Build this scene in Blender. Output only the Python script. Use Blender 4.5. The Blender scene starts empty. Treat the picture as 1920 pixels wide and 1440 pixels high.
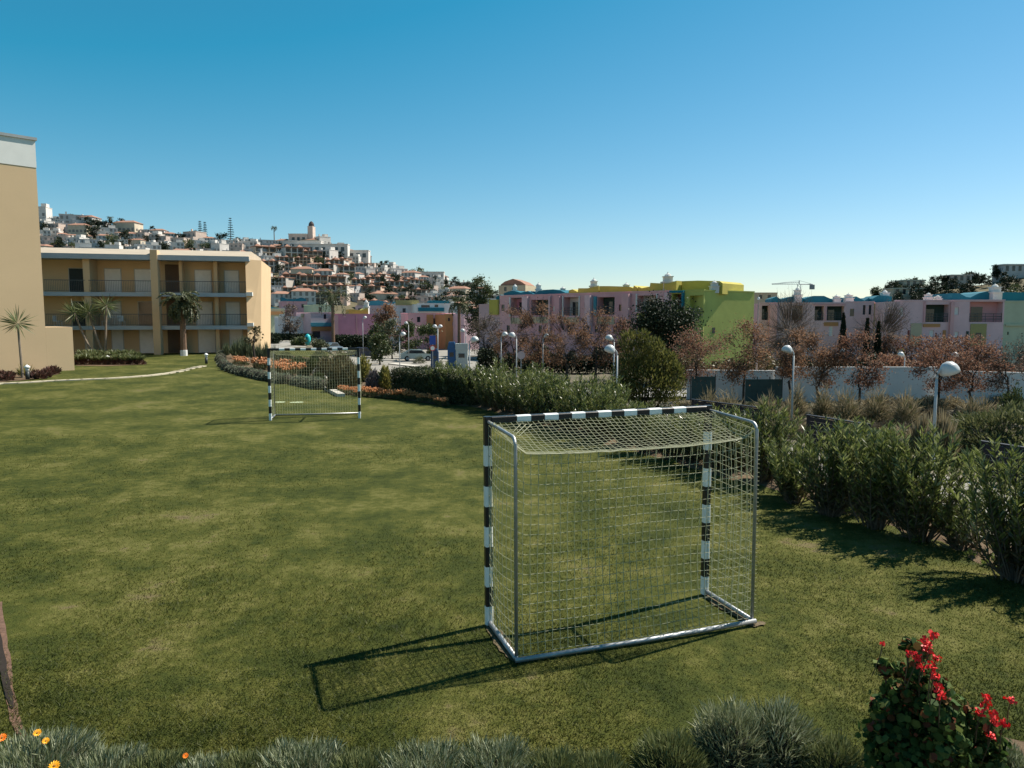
import bpy, math, random
import numpy as np
from math import sin, cos, pi, radians
random.seed(7); rng = np.random.default_rng(11)
S = bpy.context.scene; COL = S.collection
# ------------------------------------------------------------------ camera maths
F = 1370.0; H = 3.05; PT = math.atan((720-597)/F)
def ray(px, py):
    x = (px-960)/F; y = (720-py)/F
    return np.array([x, cos(PT)+y*sin(PT), -sin(PT)+y*cos(PT)])
def at(px, py, z=0.0):
    r = ray(px, py); return r*((z-H)/r[2])+np.array([0, 0, H])
def atY(px, py, Y):
    r = ray(px, py); return r*(Y/r[1])+np.array([0, 0, H])
cam_d = bpy.data.cameras.new('camera'); cam = bpy.data.objects.new('camera', cam_d); COL.objects.link(cam)
cam.location = (0, 0, H); cam.rotation_euler = (pi/2-PT, 0, 0)
cam_d.sensor_width = 36; cam_d.lens = 36*F/1920; cam_d.clip_start = .1; cam_d.clip_end = 6000
S.camera = cam
# ------------------------------------------------------------------ light
SAZ, SEL = radians(61), radians(49.5)
SD = np.array([sin(SAZ)*cos(SEL), cos(SAZ)*cos(SEL), sin(SEL)])
W = bpy.data.worlds.new('World'); S.world = W; W.use_nodes = True
nt = W.node_tree; bg = nt.nodes['Background']
sky = nt.nodes.new('ShaderNodeTexSky'); sky.sky_type = 'NISHITA'; sky.sun_disc = False
sky.sun_elevation = SEL; sky.sun_rotation = SAZ; sky.air_density = 1.0; sky.dust_density = .1; sky.ozone_density = 3.0; sky.altitude = 0
sp = nt.nodes.new('ShaderNodeSeparateColor'); cb = nt.nodes.new('ShaderNodeCombineColor'); sb = nt.nodes.new('ShaderNodeMath'); sb.operation = 'MULTIPLY_ADD'; sb.inputs[1].default_value = 1.2; sb.inputs[2].default_value = -1.62
mxn = nt.nodes.new('ShaderNodeMath'); mxn.operation = 'MAXIMUM'; mxn.inputs[1].default_value = .3   # clear, deep cyan air: less red scattered light
nt.links.new(sky.outputs[0], sp.inputs[0]); nt.links.new(sp.outputs[0], sb.inputs[0]); nt.links.new(sb.outputs[0], mxn.inputs[0]); nt.links.new(mxn.outputs[0], cb.inputs[0])
nt.links.new(sp.outputs[1], cb.inputs[1]); nt.links.new(sp.outputs[2], cb.inputs[2]); nt.links.new(cb.outputs[0], bg.inputs[0]); bg.inputs[1].default_value = .058
sl = bpy.data.lights.new('sun', 'SUN'); sl.energy = 4.3; sl.angle = radians(.53); sl.color = (1, .93, .82)
so = bpy.data.objects.new('sun', sl); COL.objects.link(so); so.location = (30, 20, 60)
from mathutils import Vector
so.rotation_euler = Vector(-SD).to_track_quat('-Z', 'Y').to_euler()
S.view_settings.view_transform = 'Standard'; S.view_settings.look = 'None'; S.view_settings.gamma = 1
S.view_settings.exposure = 1.0
# ------------------------------------------------------------------ materials
def newmat(name):
    m = bpy.data.materials.new(name); m.use_nodes = True
    n = m.node_tree.nodes; return m, m.node_tree, n['Principled BSDF'], n['Material Output']
def ramp(t, cols, pos=None):
    r = t.nodes.new('ShaderNodeValToRGB'); e = r.color_ramp.elements
    while len(e) < len(cols): e.new(.5)
    for i, c in enumerate(cols):
        e[i].position = pos[i] if pos else i/(len(cols)-1)
        e[i].color = (*c, 1)
    return r
def noise(t, scale, detail=4, vec=None, rough=.55):
    n = t.nodes.new('ShaderNodeTexNoise'); n.inputs['Scale'].default_value = scale; n.inputs['Detail'].default_value = detail
    n.inputs['Roughness'].default_value = rough
    if vec is not None: t.links.new(vec, n.inputs['Vector'])
    return n
_M = {}
def M(name, col, rough=.8, var=.14, scale=1.5, bump=0.0, spec=.3, metal=0.0, fine=30):
    if name in _M: return _M[name]
    m, t, b, o = newmat(name); tc = t.nodes.new('ShaderNodeTexCoord')
    n1 = noise(t, scale, 6, tc.outputs['Object']); n2 = noise(t, fine, 3, tc.outputs['Object'])
    mx = t.nodes.new('ShaderNodeMath'); mx.operation = 'MULTIPLY_ADD'; t.links.new(n2.outputs[0], mx.inputs[0]); mx.inputs[1].default_value = .35
    sc = t.nodes.new('ShaderNodeMath'); sc.operation = 'MULTIPLY'; t.links.new(n1.outputs[0], sc.inputs[0]); sc.inputs[1].default_value = .65
    t.links.new(sc.outputs[0], mx.inputs[2])
    r = ramp(t, [tuple(c*(1-var) for c in col), tuple(min(1, c*(1+var)) for c in col)], [.3, .7])
    t.links.new(mx.outputs[0], r.inputs[0]); t.links.new(r.outputs[0], b.inputs['Base Color'])
    b.inputs['Roughness'].default_value = rough; b.inputs['Specular IOR Level'].default_value = spec; b.inputs['Metallic'].default_value = metal
    if bump:
        bp = t.nodes.new('ShaderNodeBump'); bp.inputs['Strength'].default_value = bump; bp.inputs['Distance'].default_value = .02
        t.links.new(n2.outputs[0], bp.inputs['Height']); t.links.new(bp.outputs[0], b.inputs['Normal'])
    _M[name] = m; return m
def L(name, cols, trans=.3, rough=.5, spec=.35):
    """leaf material: colour differs from leaf to leaf"""
    if name in _M: return _M[name]
    m, t, b, o = newmat(name)
    g = t.nodes.new('ShaderNodeNewGeometry'); r = ramp(t, cols)
    t.links.new(g.outputs['Random Per Island'], r.inputs[0]); t.links.new(r.outputs[0], b.inputs['Base Color'])
    b.inputs['Roughness'].default_value = rough; b.inputs['Specular IOR Level'].default_value = spec
    tr = t.nodes.new('ShaderNodeBsdfTranslucent'); t.links.new(r.outputs[0], tr.inputs[0])
    ms = t.nodes.new('ShaderNodeMixShader'); ms.inputs[0].default_value = trans
    t.links.new(b.outputs[0], ms.inputs[1]); t.links.new(tr.outputs[0], ms.inputs[2]); t.links.new(ms.outputs[0], o.inputs[0])
    _M[name] = m; return m
def lawn_nodes(t, vec):
    a = noise(t, .33, 5, vec, .6); b = noise(t, 1.3, 5, vec, .65); c = noise(t, 9, 4, vec, .6)
    def mth(op, x, y):
        n = t.nodes.new('ShaderNodeMath'); n.operation = op
        for i, v in enumerate((x, y)):
            if isinstance(v, (int, float)): n.inputs[i].default_value = v
            else: t.links.new(v, n.inputs[i])
        return n.outputs[0]
    d = noise(t, 4.2, 5, vec, .7)
    s = mth('ADD', mth('MULTIPLY', a.outputs[0], .34), mth('ADD', mth('MULTIPLY', b.outputs[0], .28), mth('ADD', mth('MULTIPLY', d.outputs[0], .24), mth('MULTIPLY', c.outputs[0], .14))))
    r = ramp(t, [(.024, .034, .0065), (.045, .055, .011), (.072, .077, .016), (.12, .116, .033), (.138, .11, .056)], [.39, .46, .515, .57, .62])
    t.links.new(s, r.inputs[0]); return r.outputs[0], s, c.outputs[0]
def make_lawn():
    m, t, b, o = newmat('lawn_turf'); tc = t.nodes.new('ShaderNodeTexCoord')
    col, s, c = lawn_nodes(t, tc.outputs['Object']); n = noise(t, 60, 3, tc.outputs['Object'])
    mx = t.nodes.new('ShaderNodeMix'); mx.data_type = 'RGBA'; mx.blend_type = 'MULTIPLY'; mx.inputs[0].default_value = .6
    r = ramp(t, [(.45, .45, .45), (1.25, 1.25, 1.25)], [.3, .7]); t.links.new(n.outputs[0], r.inputs[0])
    t.links.new(col, mx.inputs[6]); t.links.new(r.outputs[0], mx.inputs[7]); t.links.new(mx.outputs[2], b.inputs['Base Color'])
    b.inputs['Roughness'].default_value = .95; b.inputs['Specular IOR Level'].default_value = .1
    bp = t.nodes.new('ShaderNodeBump'); bp.inputs['Strength'].default_value = .5; bp.inputs['Distance'].default_value = .03
    t.links.new(n.outputs[0], bp.inputs['Height']); t.links.new(bp.outputs[0], b.inputs['Normal'])
    return m
def make_blade():
    m, t, b, o = newmat('grass_blade'); tc = t.nodes.new('ShaderNodeTexCoord'); g = t.nodes.new('ShaderNodeNewGeometry')
    col, s, c = lawn_nodes(t, tc.outputs['Object'])
    mx = t.nodes.new('ShaderNodeMix'); mx.data_type = 'RGBA'; mx.blend_type = 'MULTIPLY'; mx.inputs[0].default_value = 1
    r = ramp(t, [(.62, .68, .52), (.92, .98, .78), (1.15, 1.1, .98), (1.55, 1.42, 1.3)]); t.links.new(g.outputs['Random Per Island'], r.inputs[0])
    t.links.new(col, mx.inputs[6]); t.links.new(r.outputs[0], mx.inputs[7]); t.links.new(mx.outputs[2], b.inputs['Base Color'])
    b.inputs['Roughness'].default_value = .6; b.inputs['Specular IOR Level'].default_value = .2
    tr = t.nodes.new('ShaderNodeBsdfTranslucent'); t.links.new(mx.outputs[2], tr.inputs[0])
    ms = t.nodes.new('ShaderNodeMixShader'); ms.inputs[0].default_value = .3
    t.links.new(b.outputs[0], ms.inputs[1]); t.links.new(tr.outputs[0], ms.inputs[2]); t.links.new(ms.outputs[0], o.inputs[0])
    return m
# ------------------------------------------------------------------ objects
def link(name, me, parent=None, loc=None):
    o = bpy.data.objects.new(name, me); COL.objects.link(o)
    if parent is not None: o.parent = parent
    if loc is not None: o.location = loc
    return o
def tag(o, label=None, cat=None, group=None, kind=None):
    if label: o['label'] = label
    if cat: o['category'] = cat
    if group: o['group'] = group
    if kind: o['kind'] = kind
    return o
def thing(name, label, cat, loc=(0, 0, 0), rz=0, group=None):
    o = link(name, None, None, loc); o.rotation_euler = (0, 0, rz); o.empty_display_size = .2
    return tag(o, label, cat, group)
def dup(root, loc, rz=0, scale=None, label=None, group=None):
    def cp(o, par):
        c = o.copy(); COL.objects.link(c)
        if par is not None: c.parent = par
        for ch in o.children: cp(ch, c)
        return c
    r = cp(root, None); r.location = loc; r.rotation_euler = (0, 0, rz)
    if scale is not None: r.scale = scale if hasattr(scale, '__len__') else (scale,)*3
    if label: r['label'] = label
    if group: r['group'] = group
    return r
ORD = 'first second third fourth fifth sixth seventh eighth ninth tenth eleventh twelfth thirteenth fourteenth fifteenth sixteenth seventeenth eighteenth nineteenth twentieth'.split()
ORD += ['twenty-'+x for x in ORD[:9]]+['thirtieth']+['thirty-'+x for x in ORD[:9]]+['fortieth']+['forty-'+x for x in ORD[:9]]
class MB:
    def __init__(s, o=(0, 0, 0)): s.v = []; s.f = []; s.m = []; s.o = np.array(o, float)
    def add(s, vs, fs, m=0):
        b = len(s.v); s.v += [tuple(np.array(v, float)-s.o) for v in vs]
        s.f += [tuple(b+i for i in f) for f in fs]; s.m += [m]*len(fs)
    def hexa(s, c, m=0):   # 8 corners: bottom 4 ccw, top 4
        s.add(c, [(3, 2, 1, 0), (4, 5, 6, 7), (0, 1, 5, 4), (1, 2, 6, 5), (2, 3, 7, 6), (3, 0, 4, 7)], m)
    def box(s, x0, x1, y0, y1, z0, z1, m=0):
        s.hexa([(x0, y0, z0), (x1, y0, z0), (x1, y1, z0), (x0, y1, z0), (x0, y0, z1), (x1, y0, z1), (x1, y1, z1), (x0, y1, z1)], m)
    def ob(s, P, u, n, s0, s1, d0, d1, z0, z1, m=0):
        """box in a facade frame: u along the wall, n outward"""
        P = np.array(P[:2]); u = np.array(u); n = np.array(n)
        q = [P+u*a+n*d for a, d in ((s0, d1), (s1, d1), (s1, d0), (s0, d0))]
        s.hexa([(*c, z0) for c in q]+[(*c, z1) for c in q], m)
    def prism(s, pts, z0, z1, m=0):
        k = len(pts); b = [(*p[:2], z0) for p in pts]+[(*p[:2], z1) for p in pts]
        s.add(b, [tuple(range(k))[::-1], tuple(range(k, 2*k))]+[(i, (i+1) % k, k+(i+1) % k, k+i) for i in range(k)], m)
    def profile(s, P, u, n, pts, d0, d1, m=0):
        """(s,z) outline extruded from depth d0 to d1 along n"""
        P = np.array(P[:2]); u = np.array(u); n = np.array(n); k = len(pts)
        vs = [(*(P+u*a+n*d1), z) for a, z in pts]+[(*(P+u*a+n*d0), z) for a, z in pts]
        s.add(vs, [tuple(range(k)), tuple(range(k, 2*k))[::-1]]+[((i+1) % k, i, k+i, k+(i+1) % k) for i in range(k)], m)
    def tube(s, pts, r, seg=6, m=0, cap=True):
        pts = [np.array(p, float) for p in pts]; n = len(pts); rs = r if hasattr(r, '__len__') else [r]*n
        vs = []; fs = []; up = np.array([0, 0, 1.])
        for i in range(n):
            d = pts[min(i+1, n-1)]-pts[max(i-1, 0)]; d = d/(np.linalg.norm(d)+1e-9)
            a = np.cross(d, up if abs(d[2]) < .95 else np.array([1., 0, 0])); a /= np.linalg.norm(a)+1e-9; b = np.cross(d, a)
            for k in range(seg):
                t = 2*pi*k/seg; vs.append(pts[i]+rs[i]*(a*cos(t)+b*sin(t)))
        for i in range(n-1):
            for k in range(seg):
                fs.append((i*seg+k, i*seg+(k+1) % seg, (i+1)*seg+(k+1) % seg, (i+1)*seg+k))
        if cap: fs += [tuple(range(seg))[::-1], tuple((n-1)*seg+k for k in range(seg))]
        s.add(vs, fs, m)
    def lathe(s, prof, c=(0, 0, 0), seg=16, m=0, axis=None):
        """(r,z) profile turned round the z axis, or round axis"""
        c = np.array(c, float); ax = np.array(axis if axis is not None else (0, 0, 1.), float); ax /= np.linalg.norm(ax)
        a = np.cross(ax, (0, 1., 0) if abs(ax[1]) < .9 else (1., 0, 0)); a /= np.linalg.norm(a); b = np.cross(ax, a)
        vs = [c+ax*z+r*(a*cos(2*pi*k/seg)+b*sin(2*pi*k/seg)) for r, z in prof for k in range(seg)]
        n = len(prof); fs = [(i*seg+k, i*seg+(k+1) % seg, (i+1)*seg+(k+1) % seg, (i+1)*seg+k) for i in range(n-1) for k in range(seg)]
        fs += [tuple(range(seg))[::-1], tuple((n-1)*seg+k for k in range(seg))]
        s.add(vs, fs, m)
    def bands(s, p0, p1, hw, cuts, mats, m0=0):
        """square bar from p0 to p1 with a material per band"""
        p0 = np.array(p0, float); p1 = np.array(p1, float); d = (p1-p0)/np.linalg.norm(p1-p0)
        a = np.cross(d, (0, 1., 0)); a /= np.linalg.norm(a); b = np.cross(d, a); bev = hw*.75
        offs = [a*hw+b*bev, a*bev+b*hw, -a*bev+b*hw, -a*hw+b*bev, -a*hw-b*bev, -a*bev-b*hw, a*bev-b*hw, a*hw-b*bev]; k = 8
        vs = [p0+d*c+o for c in cuts for o in offs]
        s.add(vs, [], 0); base = len(s.v)-len(vs)
        for i in range(len(cuts)-1):
            for j in range(k):
                s.f.append((base+i*k+j, base+i*k+(j+1) % k, base+(i+1)*k+(j+1) % k, base+(i+1)*k+j)); s.m.append(mats[i])
        s.f.append(tuple(base+j for j in range(k))[::-1]); s.m.append(mats[0])
        s.f.append(tuple(base+(len(cuts)-1)*k+j for j in range(k))); s.m.append(mats[-1])
    def build(s, name, mats, parent=None, smooth=False, loc=None):
        me = bpy.data.meshes.new(name); me.from_pydata(s.v, [], s.f)
        for m in (mats if isinstance(mats, (list, tuple)) else [mats]): me.materials.append(m)
        if any(s.m): me.polygons.foreach_set('material_index', s.m)
        if smooth: me.polygons.foreach_set('use_smooth', [True]*len(s.f))
        me.update(); return link(name, me, parent, loc)
def npmesh(name, V, Q, mats, parent=None, loc=None, mi=None, k=4):
    me = bpy.data.meshes.new(name); nf = len(Q)
    me.vertices.add(len(V)); me.vertices.foreach_set('co', np.ascontiguousarray(V, dtype=np.float32).ravel())
    me.loops.add(nf*k); me.loops.foreach_set('vertex_index', np.ascontiguousarray(Q, dtype=np.int32).ravel())
    me.polygons.add(nf); me.polygons.foreach_set('loop_start', np.arange(nf, dtype=np.int32)*k)
    for m in (mats if isinstance(mats, (list, tuple)) else [mats]): me.materials.append(m)
    if mi is not None: me.polygons.foreach_set('material_index', np.ascontiguousarray(mi, dtype=np.int32))
    me.update(calc_edges=True); return link(name, me, parent, loc)
def unit(a): return a/(np.linalg.norm(a, axis=-1, keepdims=True)+1e-9)
def leafgeo(P, D, Ln, Wd):
    """kite shaped leaf per point: base, side, tip, side"""
    n = len(P); D = unit(D); r = unit(rng.normal(size=(n, 3))); s = unit(np.cross(D, r))
    Ln = np.broadcast_to(Ln, (n,))[:, None]; Wd = np.broadcast_to(Wd, (n,))[:, None]
    nn = np.cross(D, s)
    V = np.stack([P, P+D*Ln*.45+s*Wd*.5+nn*Wd*.12, P+D*Ln, P+D*Ln*.45-s*Wd*.5+nn*Wd*.12], 1).reshape(-1, 3)
    return V, np.arange(n*4).reshape(n, 4)
def leaves(name, P, D, Ln, Wd, mat, parent=None, loc=None):
    V, Q = leafgeo(P, D, Ln, Wd); return npmesh(name, V, Q, mat, parent, loc)
def sph(n, lo=.6):
    d = unit(rng.normal(size=(n, 3))); return d, (lo+(1-lo)*rng.random(n))[:, None]
# ------------------------------------------------------------------ ground
EY = [-6, 6, 8.5, 10.8, 12.3, 16.3, 20, 23.8, 29.8, 35.5, 58, 66, 72, 78, 90, 200]
EX = [7.4, 6.6, 6.3, 5.9, 5.2, 3.3, 1.5, -.2, -4.2, -7.2, -15, -17, -21, -40, -75, -140]
def xe(y): return np.interp(y, EY, EX)
def udist(x, y):
    c = np.where(np.asarray(y) < 9, .97, np.where(np.asarray(y) < 36, .88, .93)); return (x-xe(y))*c
def gz(x, y):
    x = np.asarray(x, float); y = np.asarray(y, float); u = udist(x, y)
    near = np.interp(u, [.4, 3, 7.6, 17], [-.06, -.8, -.85, -2.4]); far = np.interp(u, [.4, 5], [-.06, -2.3])
    w = np.clip((y-27)/12, 0, 1); z = near*(1-w)+far*w
    k = np.clip((-.235-x/np.maximum(y, 1))/.04, 0, 1)*np.clip((y-60)/10, 0, 1); return z*(1-k)+np.minimum(-.12, -.3*k)*k
def sheet(name, X, Y, Z, mat, kind='structure'):
    a, b = X.shape; V = np.stack([X, Y, Z], -1).reshape(-1, 3); i = np.arange(a*b).reshape(a, b)
    Q = np.stack([i[:-1, :-1], i[:-1, 1:], i[1:, 1:], i[1:, :-1]], -1).reshape(-1, 4)
    o = npmesh(name, V, Q, mat); o.data.polygons.foreach_set('use_smooth', [True]*len(Q)); return tag(o, kind=kind)
lawn_m = make_lawn()
ys = np.concatenate([np.linspace(-6, 40, 80), np.linspace(42, 82, 20)])
tt = np.concatenate([np.linspace(-75, -4, 20), np.linspace(-3.5, 0, 12)])
Yg, Tg = np.meshgrid(ys, tt, indexing='ij'); Xg = np.where(Tg < -3.9, Tg+0*Yg, xe(Yg)+.4+(Tg)*1.0)
# columns: fixed world x on the left, hugging the hedge edge on the right
Xg = np.sort(np.minimum(Xg, (xe(Yg)+.4)), axis=1)
sheet('lawn', Xg, Yg, np.zeros_like(Xg)+.012*np.sin(Xg*.7)*np.cos(Yg*.5), lawn_m)
scrub_m, t, b, o_ = newmat('dry_ground'); tc = t.nodes.new('ShaderNodeTexCoord')
n1 = noise(t, .25, 6, tc.outputs['Object']); n2 = noise(t, 6, 5, tc.outputs['Object'])
mm = t.nodes.new('ShaderNodeMath'); mm.operation = 'MULTIPLY_ADD'; t.links.new(n2.outputs[0], mm.inputs[0]); mm.inputs[1].default_value = .4
m2 = t.nodes.new('ShaderNodeMath'); m2.operation = 'MULTIPLY'; m2.inputs[1].default_value = .6; t.links.new(n1.outputs[0], m2.inputs[0]); t.links.new(m2.outputs[0], mm.inputs[2])
r = ramp(t, [(.04, .042, .02), (.075, .065, .036), (.115, .095, .058), (.16, .125, .08)], [.35, .46, .56, .66]); t.links.new(mm.outputs[0], r.inputs[0])
t.links.new(r.outputs[0], b.inputs['Base Color']); b.inputs['Roughness'].default_value = .95
gx = np.concatenate([np.linspace(-3000, -80, 10), np.linspace(-75, 90, 166), np.linspace(100, 3000, 10)])
gy = np.concatenate([np.linspace(-60, -6, 5), np.linspace(-5, 70, 126), np.linspace(74, 160, 22), np.linspace(200, 4500, 12)])
Yg, Xg = np.meshgrid(gy, gx, indexing='ij')
Zg = gz(Xg, Yg); Zg = np.where(udist(Xg, Yg) < .2, -.12, Zg); Zg += np.where(udist(Xg, Yg) > 9, .1*np.sin(Xg*.9)*np.sin(Yg*.7+Xg*.3), 0)
sheet('ground', Xg, Yg, Zg, scrub_m)
def strip(name, y0, y1, u0, u1, dz, mat, n=60, m=6, zf=None):
    yy = np.linspace(y0, y1, n); uu = np.linspace(u0, u1, m); Y, U = np.meshgrid(yy, uu, indexing='ij')
    c = np.where(Y < 9, .97, np.where(Y < 36, .88, .93)); X = xe(Y)+U/c
    Z = (gz(X, Y) if zf is None else zf(X, Y))+dz
    return sheet(name, X, Y, Z, mat)
soil_m = M('bed_soil', (.125, .088, .055), .95, .35, 2.5, .8, .1, fine=45)
pave_m = M('pale_paving', (.24, .225, .195), .9, .12, .8, .2, .2)
rngs = lambda a, b: random.uniform(a, b)
# soil under the hedge, ragged towards the lawn
yy = np.linspace(3, 30, 120); uu = np.linspace(0, 1, 6); Y, U = np.meshgrid(yy, uu, indexing='ij')
jag = (.12*np.sin(yy*2.1)+.1*np.sin(yy*5.3+1)+.05*np.sin(yy*11))[:, None]
X = xe(Y)-.36+jag*.8*(1-U)+U*.9
sheet('hedge_soil', X, Y, np.where(U < .05, -.01, .026+.02*np.sin(pi*np.clip(U, .05, .95))), soil_m)
strip('pavement', 4, 33, 4.0, 6.8, .09, pave_m)
# road and parking below the garden
road_m = M('pale_concrete_road', (.25, .235, .205), .9, .16, .3, .1, .2)
yy = np.linspace(44, 150, 40); uu = np.linspace(0, 1, 14); Y, U = np.meshgrid(yy, uu, indexing='ij')
xl = xe(Y)+4.5; xr = np.maximum(-.02*Y+1, xl+6); X = xl+(xr-xl)*U
sheet('road', X, Y, gz(X, Y)+.05, road_m)
road2 = M('grey_street', (.26, .25, .235), .9, .12, .4)
X, Y = np.meshgrid(np.linspace(2, 60, 20), np.linspace(47.8, 54, 4)); Y = Y+ (X*.05); sheet('street', X, Y, gz(X, Y)+.16, road2)
# near grass: real blades, dense close to the camera
def grass():
    n = 380000
    y = 1/(1/3.2-rng.random(n)*(1/3.2-1/19)); x = (rng.random(n)*2-1)*.78*y
    k = (udist(x, y) < -.3) & ~((y < 4.7+.12*np.sin(x*3)) & (x > .6)); x = x[k]; y = y[k]
    # worn strips where the goal frame stands and thin patches
    n = len(x); z = .012*np.sin(x*.7)*np.cos(y*.5)
    h = (.009+.02*rng.random(n)**1.6)*(1+.45*np.sin(x*1.7+y)*np.sin(y*1.3-x)); w = .0035+.004*rng.random(n)+.0005*y
    a = rng.random(n)*2*pi; lean = .25+1.2*rng.random(n)
    bx, by = np.cos(a), np.sin(a); a2 = rng.random(n)*2*pi
    P = np.stack([x, y, z], 1); sd = np.stack([bx, by, 0*x], 1)*w[:, None]*.5
    tip = P+np.stack([np.cos(a2)*lean*h, np.sin(a2)*lean*h, h], 1)
    V = np.stack([P-sd, P+sd, tip], 1).reshape(-1, 3)
    tag(npmesh('grass', V, np.arange(n*3).reshape(n, 3), make_blade(), k=3), 'short mown lawn grass with dry patches', 'grass', kind='stuff')
grass()
# ------------------------------------------------------------------ goals
white_p = M('white_gloss_paint', (.78, .79, .76), .45, .1, 4, .05, .4); black_p = M('black_gloss_paint', (.012, .012, .014), .4, .3, 4, .05, .4)
galv = M('galvanised_steel', (.36, .37, .37), .5, .25, 6, .1, .5, .7); cord = L('net_cord', [(.46, .47, .33), (.58, .58, .43)], .6, .7)
def make_goal(Wd, dp, Hh, label):
    g = thing('handball_goal', label, 'goal', (0, 0, 0), 0, 'handball goals on the lawn')
    hw = .036; k = Hh/2.08
    zc = [0]+[.2*k*i for i in range(1, 10)]+[Hh]; mt = [i % 2 for i in range(9)]+[1]
    zc = [0, .2*k, .4*k, .6*k, .8*k, k, 1.2*k, 1.4*k, 1.6*k, 1.8*k, Hh]; mt = [0, 1, 0, 1, 0, 1, 0, 1, 0, 1]
    for x in (0, Wd):
        p = MB(); p.bands((x, 0, 0), (x, 0, Hh), hw, zc, mt); p.build('post', [white_p, black_p], g)
    cw = Wd-2*hw; e = .245*cw/2.3; st = (cw-2*e)/13
    p = MB(); p.bands((hw, 0, Hh-hw), (Wd-hw, 0, Hh-hw), hw-.001, [0]+[e+st*i for i in range(14)]+[cw], [1]+[i % 2 for i in range(13)]+[1]); p.build('crossbar', [white_p, black_p], g)
    rz = Hh-.05
    for x in (0, Wd):
        p = MB(); pts = [(x, -hw, rz)]+[(x, -dp+.085, rz-.03)]+[(x, -dp+.085-.085*sin(a), rz-.03-.085*(1-cos(a))) for a in np.linspace(.3, pi/2, 6)]+[(x, -dp, .06)]
        p.tube(pts, .017, 8); p.build('back_pole', galv, g, True)
        p = MB(); p.tube([(x, -hw, .035), (x, -dp, .03)], .024, 8); p.build('base_bar', galv, g, True)
    p = MB(); p.tube([(-.02, -dp-.03, .03), (Wd*.5, -dp-.035, .022), (Wd+.02, -dp-.03, .03)], .024, 8); p.build('base_bar', galv, g, True)
    # net: back, two sides and the slack roof
    n = MB(); R = .0025
    def sag(s): return .115*(4*s*(1-s))**.22
    nx = 34; nz = 20
    def back(s, v):     # s across, v 0 bottom..1 top
        zt = rz-.1-sag(s); z = .04+(zt-.04)*v
        bel = .10*sin(pi*s)*sin(pi*v)+.02*sin(9*s+5*v)
        return (Wd*s+.003*sin(v*17+s*30), -dp+.02+bel*.9, z-.012*sin(pi*s)*sin(pi*v)+.002*sin(s*40+v*9))
    def roofp(s, v):    # v 0 at crossbar .. 1 at back
        zt = rz-.1-sag(s); z0 = Hh-.06
        y = -hw-(dp-.06)*v; return (Wd*s, y, z0+(zt-z0)*v-.03*sin(pi*v)*sin(pi*s)**.5+.006*sin(s*60+v*14))
    def side(x, q):
        def f(s, v):
            zt = rz-.03-.06*s; return (x+q*(.05*sin(pi*s)*sin(pi*v)), -hw-(dp-hw)*s, .05+(zt-.05)*v-.02*sin(pi*s))
        return f
    def grid(f, na, nb, r=R, sa=10, sb=10):
        for i in range(na+1):
            n.tube([f(i/na, j/sb) for j in range(sb+1)], r*1.5, 3, cap=False)
        for j in range(nb+1):
            n.tube([f(i/sa, j/nb) for i in range(sa+1)], r, 3, cap=False)
    grid(back, nx, nz, R, 24, 12); grid(roofp, 44, 13, R*.85, 24, 6)
    grid(side(0, -1), 9, 20); grid(side(Wd, 1), 9, 20)
    n.tube([back(i/24, 1) for i in range(25)], .0055, 4); n.tube([roofp(i/24, .97) for i in range(25)], .006, 4)
    # bunched net hanging at the corners
    for x, q in ((0, 1), (Wd, -1)):
        for j in range(3):
            n.tube([(x+q*.02, -.1-j*.03, rz), (x+q*(.12+.03*j), -dp*.5, rz-.05-.02*j), (x+q*(.3+.05*j), -.12-j*.02, Hh-.075)], .004, 3, cap=False)
            n.tube([(x, -.1-.09*j, rz+.015), (x+q*.012, -.13-.09*j, rz-.045), (x-q*.012, -.16-.09*j, rz+.012)], .007, 3, cap=False)
    for j in range(26):
        s = (j+.5)/26; a = np.array(back(s, 1)); n.tube([a, a+np.array([rngs(-.02, .02), .01, -rngs(.05, .16)])], .004, 3, cap=False)
    # cords lacing the net to the poles
    for x in (0, Wd):
        for j in range(40):
            z = .1+(Hh-.4)*j/40; n.tube([(x-.024, -dp-.02, z), (x, -dp+.028, z+.02), (x+.024, -dp-.02, z+.03)], .003, 3, cap=False)
    n.build('net', cord, g)
    return g
gl, gr = np.array([-.229, 7.052]), np.array([2.134, 7.858]); a = gr-gl
goal = make_goal(float(np.linalg.norm(a)), .83, 2.10, 'large near black and white handball goal seen from behind its net')
goal.location = (gl[0], gl[1], 0); goal.rotation_euler = (0, radians(-.3), math.atan2(a[1], a[0]))
fl, fr = np.array([-7.26, 21.78]), np.array([-4.68, 22.25]); b = fl-fr
g2 = dup(goal, (fr[0], fr[1], 0), math.atan2(b[1], b[0]), (np.linalg.norm(b)/np.linalg.norm(a), 1.2, 1.03), 'small distant black and white handball goal in front of the flower bed')
# worn earth under the frame of the near goal, lying on the turf
def patch(name, P, w, mat, z=.006, seg=14, jit=.3):
    P = [np.array(p[:2], float) for p in P]; mb = MB(); L1 = []; R1 = []
    for i in range(seg+1):
        t = i/seg*(len(P)-1); k = min(int(t), len(P)-2); p = P[k]+(P[k+1]-P[k])*(t-k); d = P[k+1]-P[k]; d = d/np.linalg.norm(d); nn = np.array([-d[1], d[0]])
        ww = w*.5*(.25+.75*sin(pi*min(max(i/seg, .02), .98))**.4)
        L1.append(p+nn*ww*(1+rngs(-jit, jit))); R1.append(p-nn*ww*(1+rngs(-jit, jit)))
    for i in range(seg): mb.add([(*L1[i], z), (*R1[i], z), (*R1[i+1], z), (*L1[i+1], z)], [(0, 1, 2, 3)])
    o = mb.build(name, mat); tag(o, kind='structure'); return o
worn_m = M('worn_earth', (.12, .09, .05), .95, .4, 14, .6)
bl, br = np.array([.04, 6.27]), np.array([2.41, 7.08])
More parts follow.
